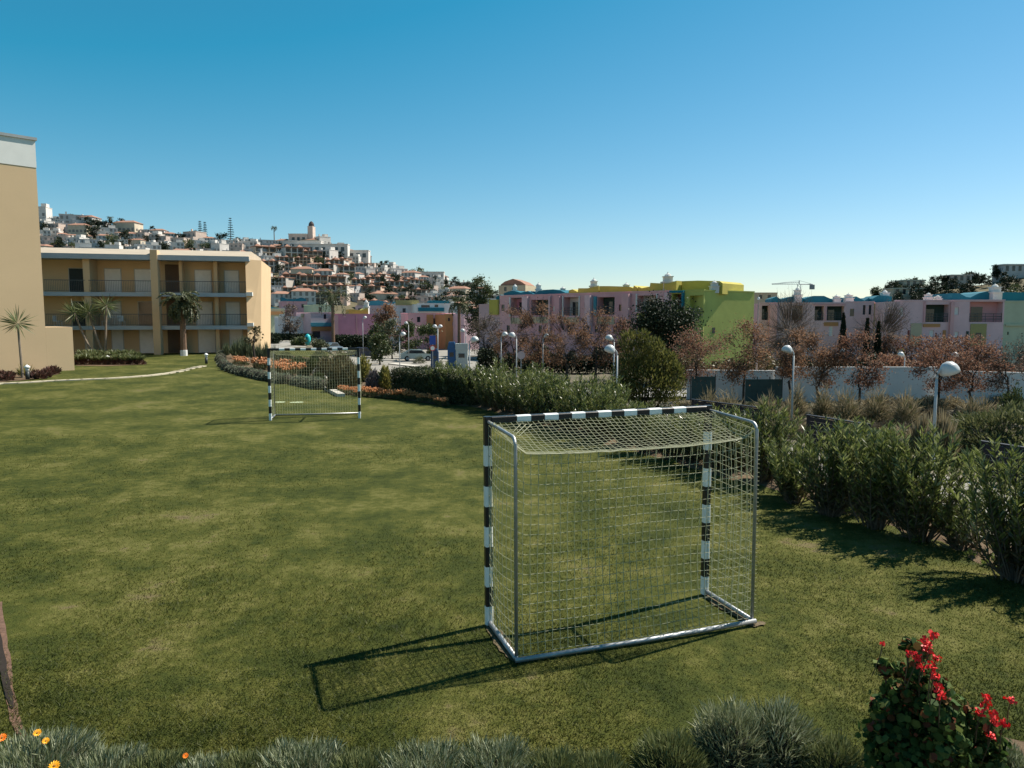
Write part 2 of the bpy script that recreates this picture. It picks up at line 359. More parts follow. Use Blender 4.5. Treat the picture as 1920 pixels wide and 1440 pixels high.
patch('worn_earth', [gl, bl], .14, worn_m, .009); patch('worn_earth', [gr, br], .14, worn_m, .009); patch('worn_earth', [br-[.05, .05], br+[.13, .02]], .1, worn_m, .009)
# ------------------------------------------------------------------ plants
ole_m = L('oleander_leaf', [(.045, .062, .014), (.085, .11, .026), (.15, .175, .05), (.26, .275, .12)], .42, .33, .5)  # brightest oleander colour paints lit highlights into some leaves
ole_dry = L('oleander_old_leaf', [(.06, .06, .025), (.12, .09, .04)], .2, .5)
bark_m = M('grey_brown_bark', (.11, .085, .06), .9, .3, 8, .5); twig_m = M('dry_twig', (.14, .1, .075), .9, .3, 4)
def oleander_proto(h, r, ns, nl):
    g = thing('oleander_shrub', 'oleander', 'shrub'); P = []; D = []; Ls = []; st = MB()
    for i in range(ns):
        az = rng.random()*2*pi; rad = rng.random()**.6; b0 = np.array([cos(az), sin(az), 0])*.14*rad
        hh = h*(.42+.58*rng.random()**.7)*(1-.16*rad**2); spread = r*rad*(.7+.5*rng.random())
        t = np.linspace(0, 1, 7); c = b0+np.stack([cos(az)*spread*t**.85, sin(az)*spread*t**.85, hh*t], 1)
        c += .04*np.sin(t*5+i)[:, None]*rng.normal(size=3)
        st.tube(c, [.011-.008*x for x in t], 4, cap=False)
        n = int(nl*(.7+.6*rng.random())); tl = (.1+.9*rng.random(n)**.85); p = np.stack([np.interp(tl, t, c[:, k]) for k in range(3)], 1)
        d = unit(c[-1]-c[-3]); out = unit(rng.normal(size=(n, 3))*[1, 1, .3]); P.append(p); D.append(d*.75+out*.7+[0, 0, .12]); Ls.append(.09+.065*rng.random(n))
    P = np.concatenate(P); D = np.concatenate(D); Ls = np.concatenate(Ls)
    st.build('stems', bark_m, g); lo = P[:, 2] < .3*h*rng.random(len(P))*1.6
    leaves('foliage', P[~lo], D[~lo], Ls[~lo], Ls[~lo]*.19, ole_m, g)
    leaves('old_leaves', P[lo], D[lo]-[0, 0, .3], Ls[lo]*.9, Ls[lo]*.19, ole_dry, g); return g
protos = [oleander_proto(1.66, .54, 66, 78), oleander_proto(1.6, .62, 70, 74), oleander_proto(1.52, .5, 60, 76), oleander_proto(1.75, .62, 70, 76)]
small_ole = oleander_proto(.95, .36, 34, 60)
hedge = []
for px, py, s in [(1905, 1090, .98), (1722, 1012, 1.04), (1640, 988, 1.03), (1556, 966, .93), (1432, 905, .93), (1482, 932, .7)]:
    hedge.append((at(px, py), s, protos))
hedge.append((np.array([6.35, 7.2, 0]), .85, protos)); hedge.append((np.array([6.75, 6.4, 0]), .8, protos)); hedge.append((np.array([7.3, 8.3, 0]), .75, protos))
hedge += [(np.array([5.7, 11.7, -.02]), .85, protos)]
hedge.append((at(1490, 943), 1.0, [small_ole])); hedge.append((at(1800, 1030), .8, [small_ole]))
y = 14.3
while y < 27.5:
    hedge.append((np.array([xe(y)-.12+rngs(-.15, .15), y, 0]), rngs(.86, 1.02)*(.86 if y < 17.5 else .97), protos)); y += rngs(.6, .85)
for y in (19.3, 21.6, 23.4, 25.4): hedge.append((np.array([xe(y)+.75, y+.2, -.05]), rngs(.9, 1.02), protos))
for y in np.arange(14.7, 22.5, .9): hedge.append((np.array([xe(y)+rngs(.05, .35), y, 0]), rngs(.6, .85), [small_ole]))
hedge += [(at(1388, 884), .8, [small_ole]), (at(1300, 858), .7, [small_ole])]
hedge.sort(key=lambda h: -h[0][0]/h[0][1]); used = set()
for i, (p, s, pr) in enumerate(hedge):
    q = pr[i % len(pr)]
    lab = ('small oleander bush, ' if pr[0] is small_ole else 'dense green oleander shrub, ')+ORD[i]+' from the right end of the hedge row'
    loc = (p[0], p[1], p[2]); rz = rngs(0, 6.28)
    if q.name not in used:
        used.add(q.name); q.location = loc; q.rotation_euler = (0, 0, rz); q.scale = (s,)*3; o = q
    else: o = dup(q, loc, rz, (s*rngs(.92, 1.08), s*rngs(.92, 1.08), s))
    tag(o, lab, 'shrub', 'oleander shrubs of the hedge along the lawn')
# low weeds in the soil strip
weed_m = L('weed_leaf', [(.1, .15, .03), (.17, .2, .05)], .4)
def mound(name, r, h, n, ln, wd, mat, parent, lo=.45, up=.8, flat=.0):
    d, q = sph(n, lo); d[:, 2] = np.abs(d[:, 2]); P = d*q*[r, r, h]*.82; D = d*[1, 1, .7]+[0, 0, up]+rng.normal(size=(n, 3))*.42; P = P*(1+.16*np.sin(7*d[:, :1]+3*d[:, 1:2])*np.sin(6*d[:, 1:2]+1))
    return leaves(name, P, D, ln*(.6+.6*rng.random(n)), wd, mat, parent)
wp = None
for i, (px, py) in enumerate([(1660, 977), (1500, 930), (1720, 1018), (1820, 1045), (1862, 1062), (1470, 925), (1260, 868), (1110, 830), (1600, 965)]):
    p = at(px, py)
    if wp is None:
        wp = thing('weed', '', 'plant'); mound('leaves', .14, .16, 90, .08, .02, weed_m, wp)
        w = wp; w.location = p
    else: w = dup(wp, tuple(p), i*1.3, rngs(.6, 1.2))
    tag(w, 'light green weed clump in the soil under the oleanders', 'plant', 'weeds along the hedge soil')
# clipped hedge
clip_m = L('clipped_hedge_leaf', [(.03, .038, .012), (.05, .06, .02), (.085, .09, .04)], .15)
def clipped():
    A = np.array([-4.75, 28.6]); B = np.array([-1.35, 25.2]); d = B-A; Lh = np.linalg.norm(d); u = d/Lh; nn = np.array([-u[1], u[0]]); nn = nn if nn[1] < 0 else -nn
    n = 26000; s = rng.random(n)*Lh; fa = rng.random(n); w = 1.5; hh = 1.02
    dd = np.where(fa < .4, 0, np.where(fa < .9, -rng.random(n)*w, -w)); z = np.where((fa >= .4) & (fa < .9), hh, rng.random(n)*hh)
    e = rng.random(n) < .1; s = np.where(e, 0, s); dd = np.where(e, -rng.random(n)*w, dd); z = np.where(e, rng.random(n)*hh, z)
    z = z*(1+.04*np.sin(s*3)); P = np.stack([A[0]+u[0]*s+nn[0]*dd, A[1]+u[1]*s+nn[1]*dd, z], 1)+rng.normal(size=(n, 3))*.04
    g = thing('clipped_hedge', 'long dark clipped hedge with flat pale top beside the orange flowers', 'hedge', (*A, 0))
    P -= [A[0], A[1], 0]
    leaves('foliage', P, rng.normal(size=(n, 3))+[0, 0, .3], .07, .035, clip_m, g)
    c = MB(); k = [A*0+u*.08-nn*.08, A*0+u*(Lh-.08)-nn*.08, A*0+u*(Lh-.08)-nn*(w-.08), A*0+u*.08-nn*(w-.08)]; c.prism(k, 0, hh-.08); c.build('shade_core', M('hedge_shade', (.02, .025, .012), .95), g)  # solid block, the hedge's inner shade put into its dark colour
clipped()
# ------------------------------------------------------------------ foreground bed
X, Y = np.meshgrid(np.linspace(.3, 5.5, 40), np.linspace(2.4, 1, 2)); 
xx = np.linspace(.2, 6.2, 60); vv = np.linspace(0, 1, 5); Xb, Vb = np.meshgrid(xx, vv, indexing='ij')
edge = 4.72+.16*np.sin(Xb*2.3)+.08*np.sin(Xb*6)+.1*(Xb-2); Yb = 2.2+(edge-2.2)*Vb
sheet('flower_bed', Xb, Yb, .012+.03*np.sin(pi*np.clip(Vb, .03, .97)), soil_m)
lav_m = L('grey_green_blade', [(.05, .07, .025), (.11, .135, .058), (.22, .245, .135), (.38, .4, .27)], .25, .6); lav_g = L('green_grey_blade', [(.06, .075, .02), (.115, .135, .045), (.2, .215, .09)], .25, .6)
sil_m = L('silver_blade', [(.1, .12, .05), (.2, .22, .11), (.36, .37, .23)], .2, .6)
def fg_mound(name, label, p, r, h, n, ln, wd, mat, cat='plant', up=.8, group='grey leaved plants along the foreground bed'):
    g = thing(name, label, cat, (p[0], p[1], 0), 0, group); mound('leaves', r, h, n, ln, wd, mat, g, .35, up)
    c = MB(); c.lathe([(r*.6, 0), (r*.62, h*.2), (r*.45, h*.5), (.02, h*.66)], seg=12); c.build('woody_shade_core', M('shaded_twigs', (.035, .03, .02), .95), g, True); return g  # solid woody core, shade under the leaves put into its dark colour
def onz(px, py, z): return at(px, py, z)
for lab, px, py, h, r, mat, ln in [
    ('long grey green plant mound at the left bottom corner of the lawn', 60, 1400, .26, .5, lav_m, .12),
    ('low grey green mound right of the yellow flowers', 190, 1428, .18, .36, lav_m, .11),
    ('grey green mound below the goal shadow corner', 560, 1420, .2, .42, lav_m, .11),
    ('short grey green tuft beside a single orange flower', 385, 1438, .14, .25, lav_m, .1),
    ('widest grey green mound in the middle of the bottom edge', 800, 1418, .24, .4, lav_m, .12),
    ('grey green mound left of the soil patch at the bottom', 930, 1408, .24, .36, lav_m, .12),
    ('bright green grassy clump at the bottom edge', 1040, 1425, .2, .26, lav_g, .12),
    ('green feathery clump at the front edge of the soil', 1260, 1385, .26, .28, lav_g, .12),
    ('pale silvery round shrub, left of a touching pair', 1372, 1320, .42, .3, sil_m, .13),
    ('grey green spiky shrub, right of a touching pair', 1462, 1322, .4, .31, lav_m, .14),
    ('dark green low shrub left of the red flowers', 1565, 1388, .28, .27, lav_g, .1),
    ('low green plant filling the gap right of the yellow daisies', 290, 1432, .15, .28, lav_g, .1),
    ('low green plant left of the lone orange flower mound', 455, 1432, .17, .3, lav_g, .1),
    ('low green plant left of the widest mound on the bottom edge', 675, 1428, .18, .3, lav_g, .1),
    ('small bright plant right of the bottom grassy clump', 1125, 1428, .17, .26, lav_g, .1),
    ('grey tuft at the right bottom corner', 1895, 1405, .26, .22, lav_m, .1)]:
    p = at(px, py, h*.95); fg_mound('grey_shrub' if h > .35 else 'grey_plant', lab, p, r, h, int(7000*r/.35), ln*.8, .007, mat)
# gazania like flowers
def petals(mb, c, ax, R, n, m0, m1):
    ax = np.array(ax, float); ax /= np.linalg.norm(ax); a = np.cross(ax, (0, 1., .1)); a /= np.linalg.norm(a); b = np.cross(ax, a); c = np.array(c, float)
    for k in range(n):
        t = 2*pi*k/n; d = a*cos(t)+b*sin(t); s = -a*sin(t)+b*cos(t); w = R*2.2/n*1.3
        mb.add([c+d*R*.15-ax*.002, c+d*R*.6+s*w+ax*R*.18, c+d*R+ax*R*.12, c+d*R*.6-s*w+ax*R*.18], [(0, 1, 2, 3)], m0)
    mb.lathe([(R*.26, 0), (R*.2, R*.15), (R*.02, R*.2)], c, 8, m1, ax)
org = M('orange_petal', (.85, .22, .015), .5, .2, 30); yel = M('yellow_petal', (.9, .42, .02), .5, .2, 30); cen = M('flower_centre', (.25, .12, .02), .8); stm = M('green_stem', (.09, .14, .04), .7)
for lab, px, py, z, R, m in [('yellow daisy flower, left of two at the lower left corner', 70, 1374, .3, .027, yel), ('yellow daisy flower seen edge on, right of two at lower left', 86, 1389, .28, .024, yel),
    ('orange red daisy cut by the left edge of the view', 4, 1383, .3, .03, org), ('large yellow orange daisy on the bottom edge', 102, 1436, .34, .034, yel), ('lone small orange flower between two grey mounds', 348, 1417, .2, .02, org)]:
    p = at(px, py, z); g = thing('daisy', lab, 'flower', (p[0], p[1], 0)); mb = MB(); petals(mb, (0, 0, z), (.25, -.5, .8), R, 13, 0, 1); mb.build('flower_head', [m, cen], g)
    mb = MB(); mb.tube([(.02, .01, 0), (0, .01, z*.5), (0, 0, z)], .0025, 5); mb.build('stem', stm, g)
# geranium
ger_m = L('geranium_leaf', [(.02, .045, .012), (.04, .08, .018), (.075, .12, .03), (.13, .16, .045)], .3, .75, .15); ger_r = L('reddened_leaf', [(.13, .035, .02), (.15, .055, .022), (.16, .1, .03)], .25, .75, .15)
red = M('red_petal', (.75, .03, .03), .5, .2, 30)
def geranium():
    p = at(1735, 1430, .25); g = thing('geranium', 'tall dark leaved geranium with scarlet flower heads in the near bed', 'plant', (p[0], p[1], 0))
    sc = p[1]/F; o = np.array([p[0], p[1], 0])
    blobs = [(1690, 1348, .2), (1750, 1352, .19), (1660, 1372, .15), (1722, 1268, .1), (1697, 1252, .07), (1757, 1272, .07), (1735, 1302, .12), (1676, 1300, .09), (1800, 1390, .17), (1850, 1365, .1), (1720, 1422, .25), (1830, 1410, .18), (1665, 1412, .17), (1740, 1220, .05), (1655, 1252, .05), (1812, 1334, .06), (1872, 1396, .06), (1700, 1215, .035), (1640, 1330, .06)]
    P = []; D = []
    for bx, by, r in blobs:
        c = atY(bx, by, p[1]+rngs(-.12, .12))-o; n = int((1500 if r > .17 else 750)*(r/.3)**2)+25; c = c+rng.normal(size=3)*.015; d, q = sph(n, .5); P.append(c+d*q*r*[1, .9, 1]*(1+.28*np.sin(5*d[:, :1]+r*40)*np.sin(6*d[:, 2:3]+1))); D.append(d+rng.normal(size=(n, 3))*.8)
    P = np.concatenate(P); D = np.concatenate(D); k = P[:, 2] > .02; P = P[k]; D = D[k]; n = len(P)
    s = unit(np.cross(unit(D), rng.normal(size=(n, 3)))); t2 = unit(np.cross(D, s)); R = (.012+.02*rng.random(n))[:, None]
    ang = np.arange(6)*pi/3; V = np.stack([P+s*R*np.cos(a)+t2*R*np.sin(a)+unit(D)*R*.25*(1 if i % 2 else 0) for i, a in enumerate(ang)], 1)
    hi = (rng.random(n) < .08+.9*np.clip(P[:, 2]-.45, 0, .5)*.55)
    for msk, nm, mt in ((~hi, 'leaves', ger_m), (hi, 'reddened_leaves', ger_r)):
        v = V[msk].reshape(-1, 3); npmesh(nm, v, np.arange(len(v)).reshape(-1, 6), mt, g, k=6)
    st = MB()
    for bx, by, r in blobs: c = atY(bx, by, p[1])-o; st.tube([(rngs(-.08, .08), rngs(-.05, .05), 0), c*[.6, .6, .5], c], [.014, .01, .006], 5)
    for bx, by in [(1742, 1216), (1728, 1248), (1760, 1288), (1838, 1336), (1868, 1352), (1750, 1190), (1734, 1201), (1755, 1234), (1748, 1251), (1752, 1266), (1718, 1232), (1706, 1224), (1766, 1306), (1851, 1308), (1848, 1322), (1896, 1311), (1882, 1355), (1858, 1381), (1862, 1340), (1655, 1207)]:
        c = atY(bx, by, p[1]-.2+rngs(-.08, .06))-o; f = MB(); R = .026 if bx != 1655 else .014
        for _ in range(16):
            q = c+np.array([rngs(-1, 1), rngs(-1, 1), rngs(-.9, .9)])*R*.8; d = np.array([rngs(-1, 1), rngs(-1, .4), rngs(-.2, 1)])
            for kk in range(2):
                a = unit(np.cross(d, rng.normal(size=3))); bq = unit(np.cross(a, d)); f.add([q, q+a*R*.55, q+(a+bq)*R*.55, q+bq*R*.55], [(0, 1, 2, 3)])
        f.build('flower_head', red, g); st.tube([c+[rngs(-.03, .03), .05, -.22], c+[0, .02, -.08], c], .0035, 4)
    st.build('stems', M('geranium_stem', (.07, .055, .03), .8), g)
geranium()
# reddish bare edge of the lawn on the left
patch('bare_edge_and_shadow', [at(0, 1130), at(4, 1190), at(12, 1260), at(24, 1340), at(50, 1400)], .07, M('red_earth', (.13, .075, .05), .95, .4, 12, .7), .009, 20)
patch('bare_edge_and_shadow', [at(-4, 1180), at(6, 1250), at(16, 1300), at(24, 1330)], .05, M('edge_shadow', (.02, .014, .01), .95, .3, 8), .016, 16)  # dark strip paints the shadow along the bed edge
# ------------------------------------------------------------------ generic trees
def branch(tb, tips, p, d, ln, r, lev, maxlev, spread, nb):
    q = p+d*ln*.5+rng.normal(size=3)*ln*.05; e = p+d*ln+rng.normal(size=3)*ln*.08
    tb.tube([p, q, e], [r, r*.85, r*.65], 5 if lev < 2 else 3, cap=False)
    if lev >= maxlev: tips.append((e, unit(e-q))); return
    for k in range(nb if lev else nb+1):
        dd = unit(d+rng.normal(size=3)*spread+np.array([0, 0, .12])); branch(tb, tips, e if k < 2 else q, dd, ln*(.62+.25*rng.random()), r*.6, lev+1, maxlev, spread, nb)
def tree(name, label, cat, loc, h, cr, tk, mat, n, leaf, bark=bark_m, maxlev=3, spread=.55, nb=3, group=None, trunk=.3, tw=0, clump=.3, squash=1.0):
    g = thing(name, label, cat, loc, 0, group); tb = MB(); tips = []
    th = h*trunk; tb.tube([(0, 0, -.1), (rngs(-.05, .05)*h*.3, 0, th*.5), (rngs(-.03, .03)*h, rngs(-.03, .03)*h, th)], [tk*1.3, tk, tk*.85], 7, cap=False)
    branch(tb, tips, np.array([0, 0, th]), np.array([0, 0, 1.]), h*.18, tk*.8, 0, maxlev, spread, nb)
    T = np.array([t[0] for t in tips]); Dd = np.array([t[1] for t in tips])
    # bring the twigs into the crown envelope
    c = np.array([0, 0, (th+h)/2]); rel = T-T.mean(0); rel = rel/[np.percentile(np.hypot(rel[:, 0], rel[:, 1]), 82)/cr]*3 if False else rel/np.array([np.percentile(np.hypot(rel[:, 0], rel[:, 1]), 82)/cr]*2+[np.percentile(abs(rel[:, 2]), 82)/((h-th)/2)]); k = np.abs(rel)/[cr, cr, (h-th)/2*squash]; f = np.sqrt((k**2).sum(1)); T = c+rel/np.maximum(f, 1e-3)[:, None]*np.clip(f, .35, .97)[:, None]
    if tw:
        for i in range(tw):
            j = rng.integers(len(T)); a = T[j]+rng.normal(size=3)*cr*.12; e = a+unit(Dd[j]+rng.normal(size=3)*.5+[0, 0, .4])*cr*(.25+.3*rng.random()); b0 = (a+c)/2
            tb.tube([b0, a, e], [tk*.16, tk*.11, tk*.04], 3, cap=False)
    tb.build('trunk', bark, g)
    if n:
        j = rng.integers(len(T), size=n); P = T[j]+rng.normal(size=(n, 3))*cr*clump*np.array([1, 1, .8])*(.4+.6*rng.random((n, 1)))
        leaves('crown', P, rng.normal(size=(n, 3))+[0, 0, -.1], leaf*(.6+.7*rng.random(n)), leaf*.6, mat, g)
    return g
brown_m = L('dry_brown_leaf', [(.11, .06, .034), (.19, .1, .056), (.27, .15, .085), (.2, .13, .085)], .45, .7); brown2_m = L('rust_leaf', [(.13, .06, .04), (.2, .1, .065), (.24, .15, .095)], .45, .7)
grey_m = L('grey_twig_leaf', [(.1, .075, .055), (.16, .125, .095)], .2, .8); dark_m = L('dark_evergreen_leaf', [(.009, .016, .008), (.018, .028, .012), (.032, .045, .018)], .1, .6, .2)
con_m = L('conifer_spray', [(.045, .055, .013), (.095, .1, .024), (.165, .155, .045)], .42, .6); green_m = L('mid_green_leaf', [(.03, .045, .015), (.06, .08, .025), (.1, .115, .04)], .25)
olive_m = L('olive_green_leaf', [(.05, .06, .03), (.09, .1, .05), (.14, .15, .08)], .25); bark_d = M('dark_bark', (.045, .035, .028), .9, .3, 6, .4)
def base(px, Y, py=640): p = atY(px, py, Y); return (p[0], Y, float(gz(p[0], Y)))
def toph(px, py, Y, z0): return atY(px, py, Y)[2]-z0
# street trees in front of the white wall
for i, (px, py0, w, Y, mt) in enumerate([(1306, 618, 84, 46, brown2_m), (1397, 608, 68, 42, brown_m), (1487, 622, 52, 45, brown_m), (1538, 628, 66, 42, brown_m), (1614, 628, 66, 41, brown2_m), (1765, 648, 62, 43, brown2_m), (1828, 645, 70, 41, brown2_m), (1897, 640, 66, 40, grey_m)]):
    b_ = base(px, Y); h = toph(px, py0, Y, b_[2])
    tree('brown_tree', f'small brown leaved street tree by the white wall, {ORD[i]} from the left', 'tree', b_, h, w*.62*Y/F, .075, mt, 3700 if mt is not grey_m else 1100, .12, bark_d, 3, .6, 3, 'brown street trees along the white wall', .33, 110, .3)
# larger half bare trees before the pink terrace
for i, (px, py0, w, Y, mt) in enumerate([(912, 592, 60, 72, grey_m), (965, 580, 72, 66, brown_m), (1012, 574, 80, 62, brown_m), (1062, 590, 74, 60, brown_m), (1118, 584, 84, 62, brown_m), (1168, 598, 60, 64, brown2_m)]):
    b_ = base(px, Y); h = toph(px, py0, Y, b_[2])
    tree('bare_tree', f'tall half bare brown tree before the pink terrace, {ORD[i]} from the left', 'tree', b_, h, w*.5*Y/F, .12, mt, 2300, .15, bark_d, 3, .6, 3, 'half bare trees in front of the pink terrace', .25, 150, .24)
for px, py0, w, Y, lab in [(1478, 568, 110, 68, 'wide grey leafless tree before the mauve houses'), (1655, 574, 84, 66, 'grey leafless tree between two dark cypresses and the pink house')]:
    b_ = base(px, Y); tree('leafless_tree', lab, 'tree', b_, toph(px, py0, Y, b_[2]), w*.5*Y/F, .13, grey_m, 1700, .1, twig_m, 3, .55, 4, None, .2, 420, .25)
for px, py0, w, Y, lab, mt, n in [(1245, 570, 112, 60, 'round very dark evergreen tree beside the lime green wall', dark_m, 19000)]:
    b_ = base(px, Y); tree('evergreen_tree', lab, 'tree', b_, toph(px, py0, Y, b_[2]), w*.5*Y/F, .16, mt, n, .2, bark_d, 3, .7, 4, None, .12, 0, .3)
# yellow green conifer, leaning outline
def conifer_bush():
    Y = 36; b_ = base(1205, Y, 735); g = thing('conifer_bush', 'broad yellow green conifer rising behind the oleander hedge', 'shrub', b_)
    P = []; D = []; tb = MB()
    for bx, by, r in [(1180, 640, 22), (1192, 665, 34), (1215, 680, 40), (1240, 690, 36), (1262, 712, 26), (1178, 700, 34), (1210, 720, 50), (1250, 735, 36), (1170, 735, 34), (1205, 632, 14), (1228, 650, 18), (1250, 672, 16), (1271, 695, 12)]:
        c = atY(bx, by, Y+rngs(-.5, .5))-np.array(b_); R = r*Y/F; n = int(900*(r/36)**2)+120; d, q = sph(n, .4); P.append(c+d*q*R); D.append(d*.5+[0, 0, .9]+rng.normal(size=(n, 3))*.35); tb.tube([(0, 0, 0), c*[.5, .5, .4], c], [.05, .035, .02], 4)
    tb.build('trunk', bark_d, g); P = np.concatenate(P); leaves('crown', P, np.concatenate(D), .2, .06, con_m, g)
conifer_bush()
cyp_m = L('cypress_spray', [(.008, .014, .007), (.016, .026, .012)], .1, .7, .2)
for i, (px, py0, w, Y) in enumerate([(1580, 590, 14, 64), (1625, 600, 11, 62), (1646, 606, 11, 62)]):
    b_ = base(px, Y); h = toph(px, py0, Y, b_[2]); g = thing('cypress', f'slender dark cypress before the mauve houses, {ORD[i]} from the left', 'tree', b_, 0, 'cypresses'); n = 2600
    t_ = rng.random(n); R = w*.5*Y/F*np.sin(pi*np.clip(t_, .02, 1)**.6)**.7; a = rng.random(n)*2*pi; P = np.stack([R*np.cos(a), R*np.sin(a), .2+t_*(h-.2)], 1)
    leaves('crown', P, rng.normal(size=(n, 3))*.3+[0, 0, 1], .25, .07, cyp_m, g); tb = MB(); tb.tube([(0, 0, 0), (0, 0, h*.8)], [.08, .02], 6); tb.build('trunk', bark_d, g)
# rust hedge at the foot of the right hand houses
b_ = base(1755, 66); g = thing('rust_hedge', 'rust red hedge along the foot of the pink houses', 'hedge', (b_[0], 66, b_[2])); n = 5200
P = np.stack([rng.uniform(-5.2, 4.2, n), rng.uniform(-.6, .6, n), rng.random(n)**.6*(3.6+.3*np.sin(rng.uniform(0, 6, n)))], 1); leaves('foliage', P, rng.normal(size=(n, 3)), .2, .12, brown2_m, g)
tb = MB(); [tb.tube([(x, 0, 0), (x+rngs(-.3, .3), 0, 2.6)], .04, 4) for x in np.linspace(-5, 4, 16)]; tb.build('stems', bark_d, g)
for px, py0, w, Y, lab in [(1686, 645, 44, 58, 'yellow green drooping shrub behind the white wall'), (1905, 712, 60, 36, 'dark green rounded bush at the right edge of the field')]:
    b_ = base(px, Y, 700); h = toph(px, py0, Y, b_[2]); g = thing('round_shrub', lab, 'shrub', b_); mound('foliage', w*.5*Y/F, h, 3600, .16, .06, con_m if px < 1800 else green_m, g, .5, .3)
    tb = MB(); [tb.tube([(0, 0, 0), (rngs(-.4, .4), rngs(-.4, .4), h*.6)], .03, 4) for _ in range(6)]; tb.build('stems', bark_d, g)
# ------------------------------------------------------------------ scrub field
pam_m = L('dry_grass_blade', [(.14, .115, .06), (.24, .195, .115), (.33, .28, .18)], .35, .8); pam_g = L('green_grass_blade', [(.06, .075, .025), (.11, .12, .045), (.17, .17, .08)], .3, .7)
def tuft(label, cat, loc, r, h, n, m1, m2, name='grass_clump', group=None):
    g = thing(name, label, cat, loc, 0, group)
    for mt, k, nm, hh in ((m1, n, 'dry_blades', 1), (m2, n//2, 'green_blades', .75)):
        a = rng.random(k)*2*pi; q = rng.random(k)**.7; P = np.stack([np.cos(a)*q*r*.35, np.sin(a)*q*r*.35, 0*q], 1); e = np.stack([np.cos(a)*q*r, np.sin(a)*q*r, h*hh*(.55+.45*rng.random(k))*(1-.35*q**2)], 1)
        D = e-P; leaves(nm, P+D*.1, D+rng.normal(size=(k, 3))*.06*h, np.linalg.norm(D, axis=1), .05*h**.5, mt, g)
    return g
def puff(label, cat, loc, r, h, n, group=None):
    g = thing('grass_clump', label, cat, loc, 0, group); mound('dry_blades', r*1.1, h*.9, n, .55, .03, pam_m, g, .3, .7); mound('green_blades', r*.85, h*.7, n//2, .45, .03, pam_g, g, .2, .8); return g
for i, (px, py0, w, Y) in enumerate([(1330, 716, 40, 34), (1368, 712, 66, 33), (1495, 708, 26, 38), (1545, 714, 40, 38), (1588, 712, 56, 37), (1645, 710, 52, 37), (1700, 718, 50, 36), (1822, 728, 30, 34), (1845, 730, 40, 34), (1440, 728, 50, 36), (1480, 735, 40, 33)]):
    b_ = base(px, Y, 740); h = max(.7, toph(px, py0, Y, b_[2])); puff(f'tall dry grass clump in the scrub field, {ORD[i]} from the left' if i < 9 else ('low dry grass clump behind the left end of the fence' if i == 9 else 'low dry grass clump beside a lamp pole in the field'), 'grass clump', b_, w*.5*Y/F, h, 900, group='dry grass clumps in the scrub field')
shr_m = L('brown_scrub_leaf', [(.07, .055, .035), (.12, .095, .06), (.17, .14, .09)], .2, .8); sc_proto = []
for k in range(3):
    g = thing('scrub_bush', '', 'shrub'); mound('twigs', .8, .75, 1500, .16, .035, [shr_m, pam_m, olive_m][k], g, .3, .5); tb = MB(); [tb.tube([(0, 0, 0), (rngs(-.5, .5), rngs(-.5, .5), .5)], .012, 3) for _ in range(10)]; tb.build('stems', twig_m, g); sc_proto.append(g)
used = set(); cnt = 0
for i in range(250):
    Y = 1/rngs(1/44.5, 1/22); x = Y*(rngs(1285, 1990)-960)/F
    if udist(x, Y) < 8.6: continue
    if x/Y > .715 and Y < 33 and Y > 26: continue
    k = random.choice([0, 0, 0, 1, 1, 2]); z = float(gz(x, Y)); s = rngs(.6, 1.3)*(Y/36)**.5; lab = ['brown twiggy bush among the scrub of the field', 'pale straw coloured bush among the scrub of the field', 'olive green bush among the scrub of the field'][k]
    if k not in used: used.add(k); o = sc_proto[k]; o.location = (x, Y, z)
    else: o = dup(sc_proto[k], (x, Y, z), rngs(0, 6), (s, s, s*rngs(.7, 1.1)))
    tag(o, lab, 'shrub', ['brown scrub bushes', 'straw scrub bushes', 'olive scrub bushes'][k])
# grassy hummock and tan grass by the near fence panel
g = thing('grass_hummock', 'green grassy hummock behind the nearest dark fence panel', 'mound', (14.6, 21.3, -1.1)); mound('grass', 2.1, 1.75, 9000, .2, .045, pam_g, g, .75, .4)
mb = MB(); mb.lathe([(1.6, -.3), (1.5, .2), (1.1, .7), (.6, 1.0), (.05, 1.1)], seg=24); mb.build('earth', scrub_m, g, True)
for px, py, w, hh, lab in [(1800, 880, 50, 1.5, 'tall tan grass left of the nearest dark fence panel'), (1765, 870, 40, 1.3, 'tan and green grass in the gap beyond the hedge')]:
    p = at(px, py, -.85); tuft(lab, 'grass clump', (p[0], p[1]+.9, -.9), w*.5*p[1]/F*1.3, hh, 500, pam_m, pam_g)
# ------------------------------------------------------------------ dark fence panels
navy = M('dark_navy_timber', (.009, .011, .018), .6, .25, 3, .1)
def fence(label, pa, pb):
    def hit(px):   # point on the line that runs beside the pavement
        k = ray(px, 830); k = k[0]/k[1]; ysn = np.linspace(10, 34, 2000); xs = xe(ysn)+7.35/.88; j = np.argmin(np.abs(xs-k*ysn)); return np.array([xs[j], ysn[j]])
    A, B = hit(pa), hit(pb); d = B-A; Ln = np.linalg.norm(d); u = d/Ln; nn = np.array([u[1], -u[0]]); nn = nn if nn[1] < 0 else -nn; z = -.88
    g = thing('fence_panel', label, 'fence', (*A, z), 0, 'dark slatted fence panels by the pavement'); o = (*A, z)
    sl = MB(o)
    for k in range(7): sl.ob(A, u, nn, .06, Ln-.06, -.02, .02, z+.1+.125*k, z+.1+.125*k+.112)
    sl.build('slats', navy, g)
    for s in (0, Ln/2, Ln):
        p = MB(o); p.ob(A, u, nn, s-.05, s+.05, -.075, -.022, z-.05, z+.99); p.build('post', navy, g)
    p = MB(o); p.ob(A, u, nn, -.04, Ln+.04, -.06, .05, z+.9925, z+1.03); p.build('top_rail', navy, g)
fence('nearest dark slatted fence panel at the right edge', 1842, 1985); fence('dark fence panel showing through the oleanders right of the goal', 1512, 1625)
